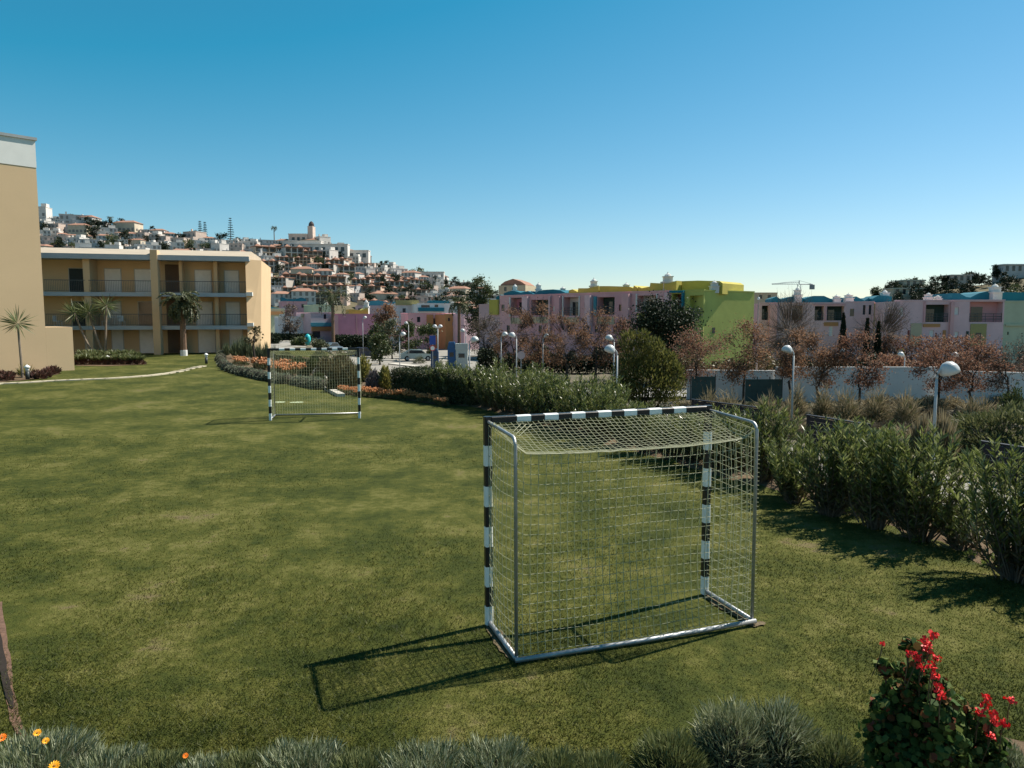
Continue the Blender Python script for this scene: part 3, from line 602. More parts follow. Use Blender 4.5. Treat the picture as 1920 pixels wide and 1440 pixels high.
fence('dark fence panel behind the right corner of the near goal', 1346, 1422); fence('farthest dark fence panel above the goal crossbar', 1296, 1340)
# ------------------------------------------------------------------ white wall with green mesh
wallw = M('white_render', (.64, .63, .61), .85, .12, .5, .15)
def wline(px, Y): p = atY(px, 700, Y); return np.array([p[0], Y])
def long_wall(label, pa, Ya, pb, Yb, pt):
    A, B = wline(pa, Ya), wline(pb, Yb); d = B-A; Ln = np.linalg.norm(d); u = d/Ln; nn = np.array([u[1], -u[0]]); z = float(gz(*A))-.3; zt = atY((pa+pb)/2, pt, (Ya+Yb)/2)[2]
    g = thing('white_wall', label, 'wall', (*A, z)); m = MB((*A, z)); k = int(Ln/3)
    for i in range(k): m.ob(A, u, nn, Ln*i/k+.01, Ln*(i+1)/k-.01, -.14, 0, z, zt-.06)
    m.build('panels', wallw, g); m = MB((*A, z)); m.ob(A, u, nn, -.02, Ln+.02, -.17, .03, zt-.058, zt); m.build('coping', wallw, g); return A, u, nn, z, zt
long_wall('long white rendered wall across the scrub field', 1455, 47, 1760, 47, 688); long_wall('white wall section left of the tallest wall step, with green mesh', 1288, 48, 1453, 47.3, 694); long_wall('lower white wall at the far right', 1764, 46.4, 2050, 43, 698)
mesh_m = M('green_mesh', (.05, .085, .08), .8, .25, 2)
for lab, pa, pb, pt, pbm in [('dark green mesh fence at the left end of the white wall', 1296, 1342, 706, 728), ('dark green mesh fence in front of the white wall beside a tree', 1397, 1468, 711, 738)]:
    Y = 45.6; A = wline(pa, Y); B = wline(pb, Y); z = float(gz(*A)); zt = atY(pa, pt, Y)[2]; Ln = B[0]-A[0]; g = thing('mesh_fence', lab, 'fence', (*A, z)); m = MB((*A, z))
    m.ob(A, (1, 0), (0, -1), .04, Ln-.04, -.01, .01, z+.05, zt); m.build('mesh', mesh_m, g)
    for s in np.linspace(0, Ln, 4): p = MB((*A, z)); p.tube([(A[0]+s, Y+.05, z), (A[0]+s, Y+.05, zt+.15)], .03, 6); p.build('post', M('dark_metal', (.04, .045, .045), .5), g)
# ------------------------------------------------------------------ houses
WC = {}
def wm(n, c): return M('render_'+n, c, .88, .16, .55, .1)
pink = wm('dusty_pink', (.62, .35, .35)); pink2 = wm('rose_pink', (.6, .32, .33)); mauve = wm('mauve', (.54, .37, .38)); mauve2 = wm('pale_mauve', (.66, .44, .45)); lime = wm('lime', (.42, .44, .12)); magenta = wm('magenta', (.5, .22, .29))
yellow = wm('mustard', (.42, .36, .075)); teal = wm('teal_blue', (.012, .135, .185)); cream = wm('cream', (.45, .38, .26)); sage = wm('sage', (.45, .47, .33)); white = wm('white', (.62, .61, .58)); greyw = wm('grey_white', (.58, .55, .54)); orange = wm('orange', (.45, .22, .09))
dkgreen = wm('dark_green', (.035, .06, .05)); redb = wm('red_brown', (.22, .06, .05)); olive = wm('olive', (.33, .28, .12)); aqua = wm('aqua', (.06, .24, .3)); terr = M('terracotta_tile', (.3, .16, .11), .85, .3, 1.5, .3)
glass = M('dark_glass', (.02, .028, .035), .12, .2, 2, 0, .6); shut = M('pale_shutter', (.7, .69, .66), .7, .08, 3); roofgrey = M('flat_roof', (.32, .3, .28), .9)
class Front:
    """front of a house: a line between two view directions at two distances"""
    def __init__(s, pa, Ya, pb, Yb, pyr=600):
        k = lambda px: ray(px, pyr)[0]/ray(px, pyr)[1]
        s.A = np.array([k(pa)*Ya, Ya]); s.B = np.array([k(pb)*Yb, Yb]); d = s.B-s.A; s.W = np.linalg.norm(d); s.u = d/s.W; s.n = np.array([s.u[1], -s.u[0]])
        s.n = s.n if s.n[1] < 0 else -s.n; s.k = k
    def s_(s, px):
        k = s.k(px); return float((s.A[0]-k*s.A[1])/(k*s.u[1]-s.u[0]))
    def Y_(s, px): return s.A[1]+s.u[1]*s.s_(px)
    def z_(s, px, py): return float(atY(px, py, s.Y_(px))[2])
    def rect(s, a, t, b, l): return s.s_(a), s.s_(b), s.z_((a+b)/2, l), s.z_((a+b)/2, t)
def house(name, label, fr, pytop, wall, D=9, z0=-3.0, feats=(), rec=1.3, group=None, cat='house', plain=False, flat=True, zt=None):
    A, u, n, Wd = fr.A, fr.u, fr.n, fr.W; pm = None
    zt = zt if zt is not None else float(atY(0, pytop, (A[1]+fr.B[1])/2)[2]); o = (*A, z0); g = thing(name, label, cat, o, 0, group)
    ops = [(fr.rect(*f[1]), f) for f in feats if f[0] in ('win', 'log')]
    m = MB(o); m.ob(A, u, n, .01, Wd-.01, -D, -rec-.003, z0, zt-.004)
    cx = sorted({0, Wd}|{min(max(x, 0), Wd) for r_, f in ops for x in r_[:2]})
    for i in range(len(cx)-1):
        c0, c1 = cx[i], cx[i+1]
        if c1-c0 < 1e-3: continue
        cut = sorted([(max(r_[2], z0), min(r_[3], zt-.1)) for r_, f in ops if r_[0] <= c0+1e-4 and r_[1] >= c1-1e-4]); z = z0
        for a_, b_ in cut:
            if a_ > z: m.ob(A, u, n, c0, c1, -rec, 0, z, a_)
            z = max(z, b_)
        if z < zt: m.ob(A, u, n, c0, c1, -rec, 0, z, zt)
    m.build('wall', wall, g)
    for r_, f in ops:
        s0, s1, a_, b_ = r_
        if f[0] == 'win':
            w = MB(o); w.ob(A, u, n, s0+.003, s1-.003, -.2, -.12, a_+.003, b_-.003); w.build('window', f[2], g)
        else:
            w = MB(o); w.ob(A, u, n, s0+.004, s1-.004, -rec+.002, -rec+.06, a_+.004, b_-.004); lg = w.build('loggia', f[2], g)
            w = MB(o); mid = (s0+s1)/2; ww = (s1-s0)*.3; w.ob(A, u, n, mid-ww, mid+ww*.2, -rec+.062, -rec+.1, a_+.05, a_+(b_-a_)*.75); w.build('glass_door', glass, lg)
            w = MB(o)
            for zz in (.35, .65, .95): w.ob(A, u, n, s0+.01, s1-.01, -.12, -.08, a_+zz-.03, a_+zz+.03)
            for ss in np.linspace(s0+.05, s1-.05, 5): w.ob(A, u, n, ss-.02, ss+.02, -.079, -.05, a_+.01, a_+1.0)
            w.build('railing', M('rail_metal', (.06, .07, .07), .5), lg)
    for f in feats:
        if f[0] == 'band':
            s0, s1, a_, b_ = fr.rect(*f[1]); w = MB(o); w.ob(A, u, n, s0, s1, .003, f[3] if len(f) > 3 else .12, a_, b_); w.build(f[4] if len(f) > 4 else 'panel', f[2], g)
        if f[0] == 'roof':
            pts = [(fr.s_(x), H+(fr.z_(x, y)-H)*(1+(f[3]+.6)/fr.Y_(x))) for x, y in f[1]]; zb = zt-.3; s0, s1 = pts[0][0], pts[-1][0]; w = MB(o)
            w.profile(A, u, n, [(s0, zb)]+[(s1, zb)]+pts[::-1], -f[3]-5.5, -f[3], 0); w.build('roof', f[2], g)
        if f[0] == 'chim':
            px, ptop, pb, big = f[1]; s = fr.s_(px); zb, z1 = zt-.2, fr.z_(px, ptop); w = MB(o); c = A+u*s-n*2.0; r0 = .42*big; hh = z1-zb
            q = lambda r, a, b, m_=0: w.prism([(c[0]-r, c[1]-r), (c[0]+r, c[1]-r), (c[0]+r, c[1]+r), (c[0]-r, c[1]+r)], zb+hh*a, zb+hh*b, m_)
            q(r0, 0, .5); q(r0*1.2, .502, .56); q(r0*.8, .562, .76); q(r0*.95, .762, .8); w.lathe([(r0*.7, zb+hh*.802), (r0*.55, zb+hh*.88), (r0*.15, zb+hh*.93), (.03, z1)], (c[0], c[1], 0), 8); w.build('chimney', white, g)
    if flat:
        w = MB(o); 
        for a0, a1, b0, b1 in ((-.04, Wd+.04, -.25, .05), (-.04, Wd+.04, -D-.04, -D+.22)): w.ob(A, u, n, a0, a1, b0, b1, zt+.002, zt+.14)
        w.build('parapet_coping', white if wall in (white, greyw) else wall, g)
    return g
G1 = 'pastel terraced houses in the long row'
def rowA(a, b): 
    Ya = lambda px: 97+(78-97)*(px-937)/(1319-937)
    base_ = Front(937, 97, 1319, 78); return Front(a, base_.Y_(a), b, base_.Y_(b))
ytop = lambda px: 555-(px-937)*10/322
f = rowA(898, 937); house('terraced_house', 'mustard and mauve house at the left end of the pastel row', f, 572, mauve, feats=[('band', (920, 562, 936, 590), yellow, .3), ('win', (905, 600, 911, 614), glass), ('roof', [(921, 557), (928, 553), (937, 556)], teal, 1)], group=G1)
f = rowA(937, 994); house('terraced_house', 'pink house with magenta loggia under a blue wavy roof', f, 555, pink, feats=[('win', (940, 571, 946, 583), glass), ('log', (958, 558, 980, 592), magenta), ('band', (955.5, 557, 957.5, 594), white, .1, 'painted_frame'), ('band', (980.5, 557, 982, 594), white, .1, 'painted_frame'), ('band', (983, 556, 993, 612), mauve2, .5, 'bay'), ('band', (958, 596, 980, 607), cream, .08, 'painted_panel'), ('win', (950, 610, 956, 624), glass), ('roof', [(938, 550), (950, 546), (958, 546), (970, 549), (983, 546), (993, 551)], teal, .7), ('chim', (947, 531, 557, .9)), ('chim', (991, 528, 550, .9))], group=G1)
f = rowA(994, 1054); house('terraced_house', 'pink house with dark loggia between the magenta and white loggias', f, 553.5, pink2, feats=[('log', (996, 562, 1030, 591), dkgreen), ('band', (996, 594, 1030, 606), cream, .08, 'painted_panel'), ('band', (1031, 555, 1034, 640), mauve, .35, 'bay'), ('band', (1044, 555, 1053, 616), pink2, .5, 'bay'), ('win', (1036, 574, 1041, 584), shut), ('win', (1010, 610, 1016, 624), glass), ('roof', [(995, 552), (1003, 546), (1012, 544), (1030, 543), (1044, 545), (1053, 549)], teal, .7), ('chim', (1037, 536, 552, .9))], group=G1)
f = rowA(1054, 1112); house('terraced_house', 'pink house with whitish loggia and lantern chimney', f, 551.5, pink, feats=[('log', (1057, 557, 1085, 592), greyw), ('band', (1054.6, 555, 1056.4, 594), white, .12, 'painted_frame'), ('band', (1085.6, 555, 1087.4, 594), white, .12, 'painted_frame'), ('band', (1057, 595, 1086, 607), cream, .08, 'painted_panel'), ('band', (1101, 554, 1111, 626), mauve2, .6, 'bay'), ('win', (1095, 568, 1100, 583), shut), ('win', (1064, 609, 1070, 624), glass), ('win', (1093, 609, 1099, 624), glass), ('roof', [(1055, 545), (1062, 543), (1072, 548), (1073, 541), (1090, 541), (1100, 539), (1111, 537)], yellow, 1.2), ('chim', (1095, 519, 542, 1.1))], group=G1)
f = rowA(1112, 1184); house('terraced_house', 'pink house with dark green loggia below a mustard roof', f, 549.5, pink2, feats=[('log', (1120, 557, 1152, 590), dkgreen), ('band', (1114, 556, 1119, 592), aqua, .2, 'painted_frame'), ('band', (1120, 594, 1152, 608), cream, .08, 'painted_panel'), ('band', (1170, 551, 1183, 630), pink, .6, 'bay'), ('win', (1160, 571, 1167, 583), glass), ('win', (1109+6, 609, 1121, 624), glass), ('win', (1150, 612, 1157, 626), glass), ('roof', [(1113, 537), (1130, 537), (1168, 538), (1176, 541), (1177, 536), (1184, 540)], yellow, 1.2), ('chim', (1156, 528, 550, 1.0))], group=G1)
f = rowA(1184, 1258); house('terraced_house', 'pink house with grey loggia behind the round dark tree', f, 547.5, pink, feats=[('log', (1195, 554, 1230, 583), greyw), ('band', (1192.4, 551, 1194.4, 586), white, .12, 'painted_frame'), ('band', (1230.6, 551, 1232.4, 586), white, .12, 'painted_frame'), ('band', (1195, 587, 1230, 604), yellow, .08, 'painted_panel'), ('band', (1248, 548.5, 1256, 600), mauve2, .4, 'bay'), ('win', (1240, 570, 1246, 582), shut), ('roof', [(1185, 538), (1192, 541), (1207, 538), (1208, 531), (1230, 532), (1242, 532), (1257, 527)], yellow, 1.2), ('chim', (1234, 508, 532, 1.4))], group=G1)
f = rowA(1258, 1319); gl_ = house('terraced_house', 'lime green corner house with blue framed balcony and blank side wall', f, 546, lime, D=2.6, feats=[('band', (1256.5, 545, 1283, 549), teal, .35, 'balcony_frame'), ('band', (1279.5, 549.3, 1283, 578), teal, .35, 'balcony_frame'), ('log', (1260, 551, 1278, 580), redb), ('log', (1292, 554, 1317, 596), greyw), ('roof', [(1259, 528), (1290, 527), (1330, 528), (1336, 532)], yellow, 2.2), ('chim', (1322, 524, 545, 1.0))], group=G1)
# its side wall runs back to the right
oL = np.array(gl_.location); P0 = f.B; fe = Front(1319, 78.05, 1413, 82.5); m = MB(oL); zt = float(atY(0, 546, 79)[2]); m.prism([fe.A+fe.u*.02, fe.B, fe.B+np.array([-4, 8]), f.B+np.array([-3, 8])], -3, zt-.01)
m.build('side_wall', lime, gl_); s0, s1, a_, b_ = fe.rect(1336, 614, 1341, 625); m = MB(oL); m.ob(fe.A, fe.u, fe.n, s0, s1, .003, .03, a_, b_); m.build('window', glass, gl_)
m = MB(oL); m.ob(fe.A, fe.u, fe.n, 0, fe.W, -.25, .06, zt, zt+.12); m.build('parapet_coping', lime, gl_)
G2 = 'mauve and pink houses on the right'
fB = Front(1424, 94, 1676, 91); Bf = lambda a, b: Front(a, fB.Y_(a), b, fB.Y_(b))
house('terraced_house', 'mauve house behind the wide leafless tree', Bf(1424, 1512), 569, mauve, feats=[('log', (1428, 573, 1440, 600), dkgreen), ('win', (1470, 580, 1478, 592), glass), ('band', (1442, 571, 1456, 640), pink, .4, 'bay'), ('log', (1484, 573, 1504, 601), greyw), ('roof', [(1450, 560), (1460, 556), (1468, 562), (1480, 558), (1495, 555), (1511, 560)], teal, 2), ('chim', (1499, 535, 566, 1.0))], group=G2)
house('terraced_house', 'mauve house with two dark loggias edged in rose', Bf(1512, 1585), 569, mauve2, feats=[('band', (1524, 569.3, 1584, 572), pink2, .1, 'painted_band'), ('log', (1527, 574, 1544, 601), dkgreen), ('log', (1550, 574, 1582, 601), dkgreen), ('band', (1546, 574, 1549, 601), pink2, .1, 'painted_band'), ('win', (1555, 612, 1562, 630), shut), ('band', (1545, 604, 1572, 611), orange, .1, 'painted_band'), ('roof', [(1513, 560), (1530, 555), (1550, 555), (1567, 562), (1584, 558)], teal, 2), ('chim', (1574, 551, 568, 1.0))], group=G2)
house('terraced_house', 'pale mauve house with one square dark window, behind cypresses', Bf(1585, 1638), 567, mauve2, feats=[('win', (1593, 579, 1601, 593), glass), ('win', (1617, 572, 1622, 590), glass), ('win', (1628, 572, 1633, 590), glass), ('roof', [(1600, 557), (1612, 556), (1628, 564), (1637, 558)], teal, 2), ('chim', (1597, 548, 566, 1.1))], group=G2)
house('terraced_house', 'olive walled house below a blue wavy roof, behind a leafless tree', Bf(1638, 1676), 571, olive, feats=[('win', (1650, 584, 1657, 596), glass), ('roof', [(1639, 560), (1650, 554), (1660, 555), (1675, 556)], teal, 1), ('chim', (1666, 541, 562, 1.2))], group=G2)
house('terraced_house', 'wide pink house with large square loggia and small lower windows', Front(1676, 85, 1800, 84), 564.5, mauve2, feats=[('win', (1686, 576, 1693, 592), shut), ('log', (1735, 571, 1778, 604), dkgreen), ('band', (1676.5, 566, 1684, 650), mauve, .4, 'bay'), ('band', (1708, 606, 1729, 650), cream, .08, 'painted_panel'), ('band', (1779.5, 566, 1786, 650), pink, .35, 'bay'), ('band', (1730.5, 565, 1734, 604), pink2, .1, 'painted_band'), ('win', (1716, 624, 1720, 634), glass), ('win', (1721.5, 624, 1725, 634), glass), ('band', (1731, 607, 1763, 613), orange, .1, 'painted_band'), ('win', (1744, 619, 1752, 632), shut), ('win', (1755, 624, 1758, 632), redb), ('band', (1769, 619, 1774, 650), orange, .1, 'painted_band'), ('win', (1789, 576, 1797, 590), shut), ('win', (1791, 622, 1799, 632), shut), ('band', (1703, 619, 1706, 648), redb, .1, 'painted_band'), ('chim', (1752, 547, 562, .9)), ('chim', (1770, 552, 562, .8))], group=G2)
house('terraced_house', 'pink house with wide open terrace and mustard ground floor', Front(1800, 84, 1882, 83.5), 564, mauve2, feats=[('log', (1817, 565.5, 1879, 604), pink2), ('band', (1820, 607, 1850, 650), olive, .1, 'painted_band'), ('band', (1830, 624, 1840, 638), glass, .14, 'window'), ('band', (1813, 621, 1817, 648), dkgreen, .1, 'drain_recess'), ('roof', [(1799, 550), (1812, 550), (1826, 557), (1834, 558), (1850, 550), (1866, 546.5), (1881, 547)], teal, 2), ('chim', (1880, 529, 550, 1.3))], group=G2)
house('terraced_house', 'pale sage green house at the right edge', Front(1882, 83.5, 2010, 83), 566, sage, feats=[('roof', [(1883, 548), (1900, 548), (1960, 549), (2008, 550)], teal, 1.5), ('win', (1930, 580, 1938, 594), glass), ('band', (1885, 608, 1990, 611), sage, .2, 'ledge'), ('win', (1890, 622, 1893, 628), glass)], group=G2)
# buildings behind the rows
house('apartment_block', 'beige block with curved roof behind the left end of the pastel row', Front(935, 150, 985, 148), 535, cream, feats=[('win', (945, 538, 950, 546), glass), ('win', (960, 538, 965, 546), glass), ('roof', [(937, 534), (945, 528), (960, 523), (975, 528), (984, 534)], terr, .5)], flat=False, cat='building')
house('apartment_block', 'cream block between the lime wall and the mauve houses', Front(1412, 120, 1456, 120), 550, cream, feats=[('win', (1422, 553, 1428, 560), glass), ('win', (1438, 553, 1444, 560), glass)], cat='building')
# town in the middle distance on the left
G3 = 'colourful town houses beyond the car park'
TT = [('grey white block with two blank panels behind the far goal', 522, 583, 595, 122, greyw, [('win', (541, 600, 544, 626), dkgreen), ('band', (524, 589, 533, 595), white, 1.0, 'chimney'), ('band', (564, 588, 569, 594.6), cream, .6, 'chimney')]),
 ('grey blue house with teal balcony band and orange ground floor', 583, 624, 587, 120, mauve, [('band', (582, 605, 623, 612), aqua, .5, 'balcony'), ('band', (583, 613, 622, 620), orange, .3, 'painted_band'), ('win', (607, 589, 612, 598), glass), ('win', (585, 621, 600, 634), glass)]),
 ('magenta house with yellow roof piece in the middle distance', 626, 703, 590, 118, magenta, [('band', (626, 590.3, 634, 628), pink2, .2, 'painted_band'), ('band', (668, 591, 669.5, 626), pink2, .15, 'drain_pipe'), ('roof', [(655, 580), (664, 580), (680, 582), (687, 578), (692, 578)], yellow, 1), ('chim', (690, 560, 590, 1.0))]),
 ('small house with orange band below a blue roof beside the apartment end', 499, 534, 580, 135, sage, [('band', (500, 584, 531, 590), orange, .3, 'painted_band'), ('roof', [(500, 577), (510, 575), (520, 577), (533, 580)], teal, .3), ('band', (499, 590.5, 505, 622), lime, .3, 'painted_band')]),
 ('rose house under a blue curved roof on the rise', 528, 577, 566, 160, pink2, [('roof', [(530, 557), (540, 561), (555, 561), (566, 558), (575, 560)], teal, .3), ('win', (566, 570, 571, 577), glass), ('band', (528, 575, 550, 582), mauve, .3, 'painted_band')]),
 ('sage house with white posts between palms', 588, 625, 572, 150, sage, [('win', (598, 576, 604, 584), glass), ('chim', (617, 562, 574, .8))]),
 ('lime topped grey house above the brown tree', 740, 786, 570, 150, greyw, [('band', (742, 563, 785, 572), olive, .3, 'painted_band'), ('win', (755, 578, 761, 586), glass)]),
 ('pale house with blue balcony stripes beyond the car park', 783, 844, 570, 145, white, [('band', (772+12, 577, 832, 584), teal, .6, 'balcony'), ('win', (790, 572, 806, 576.5), glass), ('win', (815, 571, 822, 576), glass), ('roof', [(812, 563), (826, 564), (843, 563)], teal, .3)]),
 ('long dusty pink house behind the car park palm', 765, 835, 588, 128, pink, [('win', (782, 594, 788, 604), glass), ('win', (812, 597, 818, 608), glass), ('band', (800, 590, 812, 612), orange, .2, 'painted_band')]),
 ('peach house with small square windows behind the second palm', 835, 872, 590, 126, orange, [('win', (848, 604, 855, 611), glass), ('win', (840, 596, 844, 602), glass)]),
 ('grey mauve house left of the half bare trees', 870, 900, 588, 124, mauve2, [('win', (876, 597, 881, 606), glass), ('win', (888, 597, 893, 606), glass)]),
 ('long low violet house deep behind the yellow roof piece', 668, 745, 574, 158, mauve, [('win', (672, 578, 678, 586), glass), ('roof', [(694, 565), (710, 563), (724, 566), (744, 566)], aqua, .4)])]
for lab, a_, b_, pt, Y, mt, ft in TT: house('town_house', lab, Front(a_, Y, b_, Y+2), pt, mt, D=8, feats=ft, rec=.8, group=G3, zt=None)
# ------------------------------------------------------------------ left blank building
beige = M('beige_render', (.58, .42, .25), .9, .07, .35, .12); ochre = M('ochre_render', (.56, .40, .235), .9, .08, .5, .1); lightband = M('white_band', (.68, .68, .64), .8, .05)
blueg = M('blue_grey_metal', (.3, .36, .4), .5, .08)
P = at(140, 694); P = P[:2]; u = np.array([.67, .742]); u /= np.linalg.norm(u); n_ = np.array([u[1], -u[0]]); o = (*P, 0)
g = thing('blank_building', 'tall beige windowless building end with white top band on the left', 'building', o)
m = MB(o); m.ob(P, u, n_, -26, -1.4, -11, 0, -.2, 11.5); m.build('wall', beige, g)
m = MB(o); m.ob(P, u, n_, -26.02, -1.38, -11.02, .02, 11.503, 13.0); m.build('top_band', lightband, g)
m = MB(o); m.ob(P, u, n_, -26.1, -1.3, -11.1, .1, 13.003, 13.16); m.build('coping', M('grey_coping', (.3, .32, .32), .6), g)
m = MB(o); m.ob(P, u, n_, -1.397, 0, -3, -.002, -.2, 2.55); m.build('stub_wall', beige, g)
# ------------------------------------------------------------------ three storey apartments
u = np.array([.972, .235]); u /= np.linalg.norm(u); n_ = np.array([u[1], -u[0]]); C = np.array([ray(465, 640)[0]/ray(465, 640)[1]*64, 64.0]); Wt = 22.0; A = C-u*Wt; o = (*A, 0)
g = thing('apartment_building', 'three storey ochre apartment building with recessed balconies across the lawn', 'building', o); rec = 2.1
fA = Front(0, 60, 1, 60); fA.A = A; fA.u = u; fA.n = n_; fA.W = Wt; fA.k = lambda px: ray(px, 600)[0]/ray(px, 600)[1]
S_ = lambda px: fA.s_(px)
m = MB(o); m.ob(A, u, n_, 0, Wt-.003, -11, -rec, -.2, 8.0); m.build('wall', ochre, g)
zf = [0, 2.4, 5.2, 8.0]
for z in zf[1:3]:
    m = MB(o); m.ob(A, u, n_, 0, Wt-.003, -rec+.003, .0, z-.24, z); m.ob(A, u, n_, -.01, Wt+.02, .003, .07, z-.3, z+.03, 1); m.build('balcony_slab', [ochre, blueg], g)
m = MB(o); m.ob(A, u, n_, -.2, Wt+.35, -rec-.2, .45, 8.003, 8.12); m.ob(A, u, n_, -.2, Wt+.35, .453, .5, 7.93, 8.34); m.build('roof_fascia', blueg, g)
m = MB(o); a0 = A+u*-.2+n_*.44; m.profile(A, n_, u, [(.44, 8.13), (.44, 8.36), (-1.9, 8.98), (-11, 9.1), (-11, 8.02), (-2.4, 8.02), (-2.4, 8.13)], -.2, Wt+.3); m.build('roof', M('pale_roof', (.4, .34, .26), .9, .12, .8), g)
for px, w_, top, d in [(166, .5, 8.0, -.05), (296, .55, 8.75, .62), (338, .25, 8.0, -.9), (404, .3, 8.0, -.9)]:
    s = S_(px); m = MB(o)
    if top > 8.2: m.ob(A, u, n_, s-w_/2, s+w_/2, -.4, d, -.2, top)
    else:
        for i in range(3): m.ob(A, u, n_, s-w_/2, s+w_/2, -rec+.004, d, zf[i]+.004, zf[i+1]-.25+(.247 if i == 2 else 0))
    m.build('pillar', ochre, g)
# tapered end wall on the right
m = MB(o); zt = 8.15
q = [C+n_*.1, C+u*.95-n_*1.05, C+u*.95-n_*11, C-n_*11]; q2 = [C+n_*.1, C+u*1.22-n_*1.05, C+u*1.22-n_*11, C-n_*11]; m.hexa([(*p, -.2) for p in q]+[(*p, zt) for p in q2]); m.build('end_wall', ochre, g)
fE = (C+u*.5, u, n_)
for z in (5.0, 2.35):
    m = MB(o); m.ob(C, u, n_, -.02, .5, -.5, .16, z, z+.32); m.build('ledge', lightband, g)
for z in (5.5, 2.8):
    m = MB(o); d2 = unit(u*.95-n_*1.15); n2 = np.array([d2[1], -d2[0]]); m.ob(C+n_*.1, d2, n2, .75, 1.0, -.4, .06, z, z+.9); m.build('window', glass, g)
# stairs recess, shutters, doors, dark windows
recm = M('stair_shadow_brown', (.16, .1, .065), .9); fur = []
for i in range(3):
    m = MB(o); m.ob(A, u, n_, S_(303), S_(336), -rec+.003, -rec+.04, zf[i]+.02, zf[i+1]-.26); m.build('stair_recess_shade', recm, g)  # flat panel, the deep recess's shade painted in as dark brown
def opening(a_, b_, fl, h, mt, nm):
    z = zf[fl]+.02; f_ = MB(o); f_.ob(A, u, n_, S_(a_)-.07, S_(b_)+.07, -rec+.003, -rec+.03, z, z+h+.07); fo = f_.build(nm, M('door_frame', (.4, .4, .38), .6), g)
    p = MB(o); p.ob(A, u, n_, S_(a_), S_(b_), -rec+.031, -rec+.06, z, z+h); p.build('pane' if mt is glass else 'slats', mt, fo)
for a_, b_, fl, mt in [(118, 152, 2, glass), (187, 217, 2, shut), (245, 277, 2, shut), (361, 391, 2, shut), (418, 444, 2, shut), (120, 146, 1, glass), (187, 214, 1, shut), (249, 279, 1, glass), (361, 391, 1, shut), (419, 444, 1, shut), (143, 153, 0, shut), (195, 216, 0, shut), (249, 279, 0, shut), (363, 395, 0, shut), (424, 448, 0, shut)]:
    opening(a_, b_, fl, 2.05, mt, 'window' if mt is glass else 'shutter')
for fl in (1, 2):
    for a_, b_ in ((86, 163), (169, 291), (301, 463)):
        z = zf[fl]; r_ = MB(o); s0, s1 = S_(a_), S_(b_)
        r_.ob(A, u, n_, s0, s1, -.06, -.02, z+.98, z+1.03)
        r_.ob(A, u, n_, s0, s1, -.05, -.03, z+.1, z+.13)
        for s in np.arange(s0+.06, s1, .13): r_.ob(A, u, n_, s-.008, s+.008, -.047, -.033, z+.131, z+.979)
        r_.build('railing', M('dark_rail', (.07, .085, .09), .5), g)
# balcony furniture
def table_at(px, fl, label):
    p = A+u*S_(px)-n_*1.0; t_ = thing('balcony_table', label, 'table', (*p, zf[fl])); m = MB(); m.lathe([(.55, .7), (.56, .74)], seg=16); m.build('top', M('white_plastic', (.7, .7, .68), .5), t_)
    for k in range(4): m = MB(); m.tube([(.4*cos(k*pi/2+.7), .4*sin(k*pi/2+.7), 0), (.3*cos(k*pi/2+.7), .3*sin(k*pi/2+.7), .7)], .025, 6); m.build('leg', _M['white_plastic'], t_)
table_at(206, 1, 'white round table on the middle floor balcony'); 
chair = None
for k, (px, lab) in enumerate([(192, 'white chair left of the balcony table'), (222, 'white chair right of the balcony table'), (101, 'white chair at the left end of the middle balcony')]):
    p = A+u*S_(px)-n_*.9
    if chair is None:
        chair = thing('balcony_chair', lab, 'chair', (*p, zf[1]), 0, 'white balcony chairs'); m = MB(); m.box(-.24, .24, -.24, .24, .4, .44); m.build('seat', _M['white_plastic'], chair); m = MB(); m.box(-.24, .24, .245, .28, .4, .88); m.build('backrest', _M['white_plastic'], chair)
        for sx in (-.2, .2):
            for sy in (-.2, .2): m = MB(); m.tube([(sx, sy, 0), (sx, sy, .398)], .02, 6); m.build('leg', _M['white_plastic'], chair)
    else: dup(chair, (*p, zf[1]), .8*k, None, lab)
# ------------------------------------------------------------------ palms
palm_m = L('palm_leaflet', [(.045, .06, .025), (.085, .1, .045), (.14, .15, .075)], .25, .5); palm_b = M('palm_trunk', (.16, .1, .065), .9, .35, 6, .6); yuc_m = L('yucca_leaf', [(.07, .1, .035), (.13, .16, .06), (.2, .2, .09)], .25, .5)
def fronds(n, ln, droop, c=(0, 0, 0), up=(-.3, 1.0), nl=46, lw=.05, ll=.42):
    Vs = []; Qs = []; off = 0; P = []; D = []; Lq = []; tb = MB()
    for i in range(n):
        az = rng.random()*2*pi; e = rngs(*up); t = np.linspace(0, 1, 9); el = e-droop*t**1.3; st = ln*(.8+.3*rng.random())/8
        r_ = np.cumsum(np.cos(el))*st; z = np.cumsum(np.sin(el))*st; pts = np.stack([np.cos(az)*r_, np.sin(az)*r_, z], 1)+c; tb.tube(pts[::2], [.03, .022, .016, .01, .005], 3, cap=False)
        tl = .12+.88*rng.random(nl); p = np.stack([np.interp(tl, t, pts[:, k]) for k in range(3)], 1); ax = unit(pts[-1]-pts[0]); sd = np.array([-np.sin(az), np.cos(az), 0]); sg = np.where(rng.random(nl) < .5, -1, 1)[:, None]
        P.append(p); D.append(ax*.55+sd*sg*.8+[0, 0, -.25]+rng.normal(size=(nl, 3))*.1); Lq.append(ll*(.6+.5*rng.random(nl))*(1-.5*tl))
    return np.concatenate(P), np.concatenate(D), np.concatenate(Lq), tb
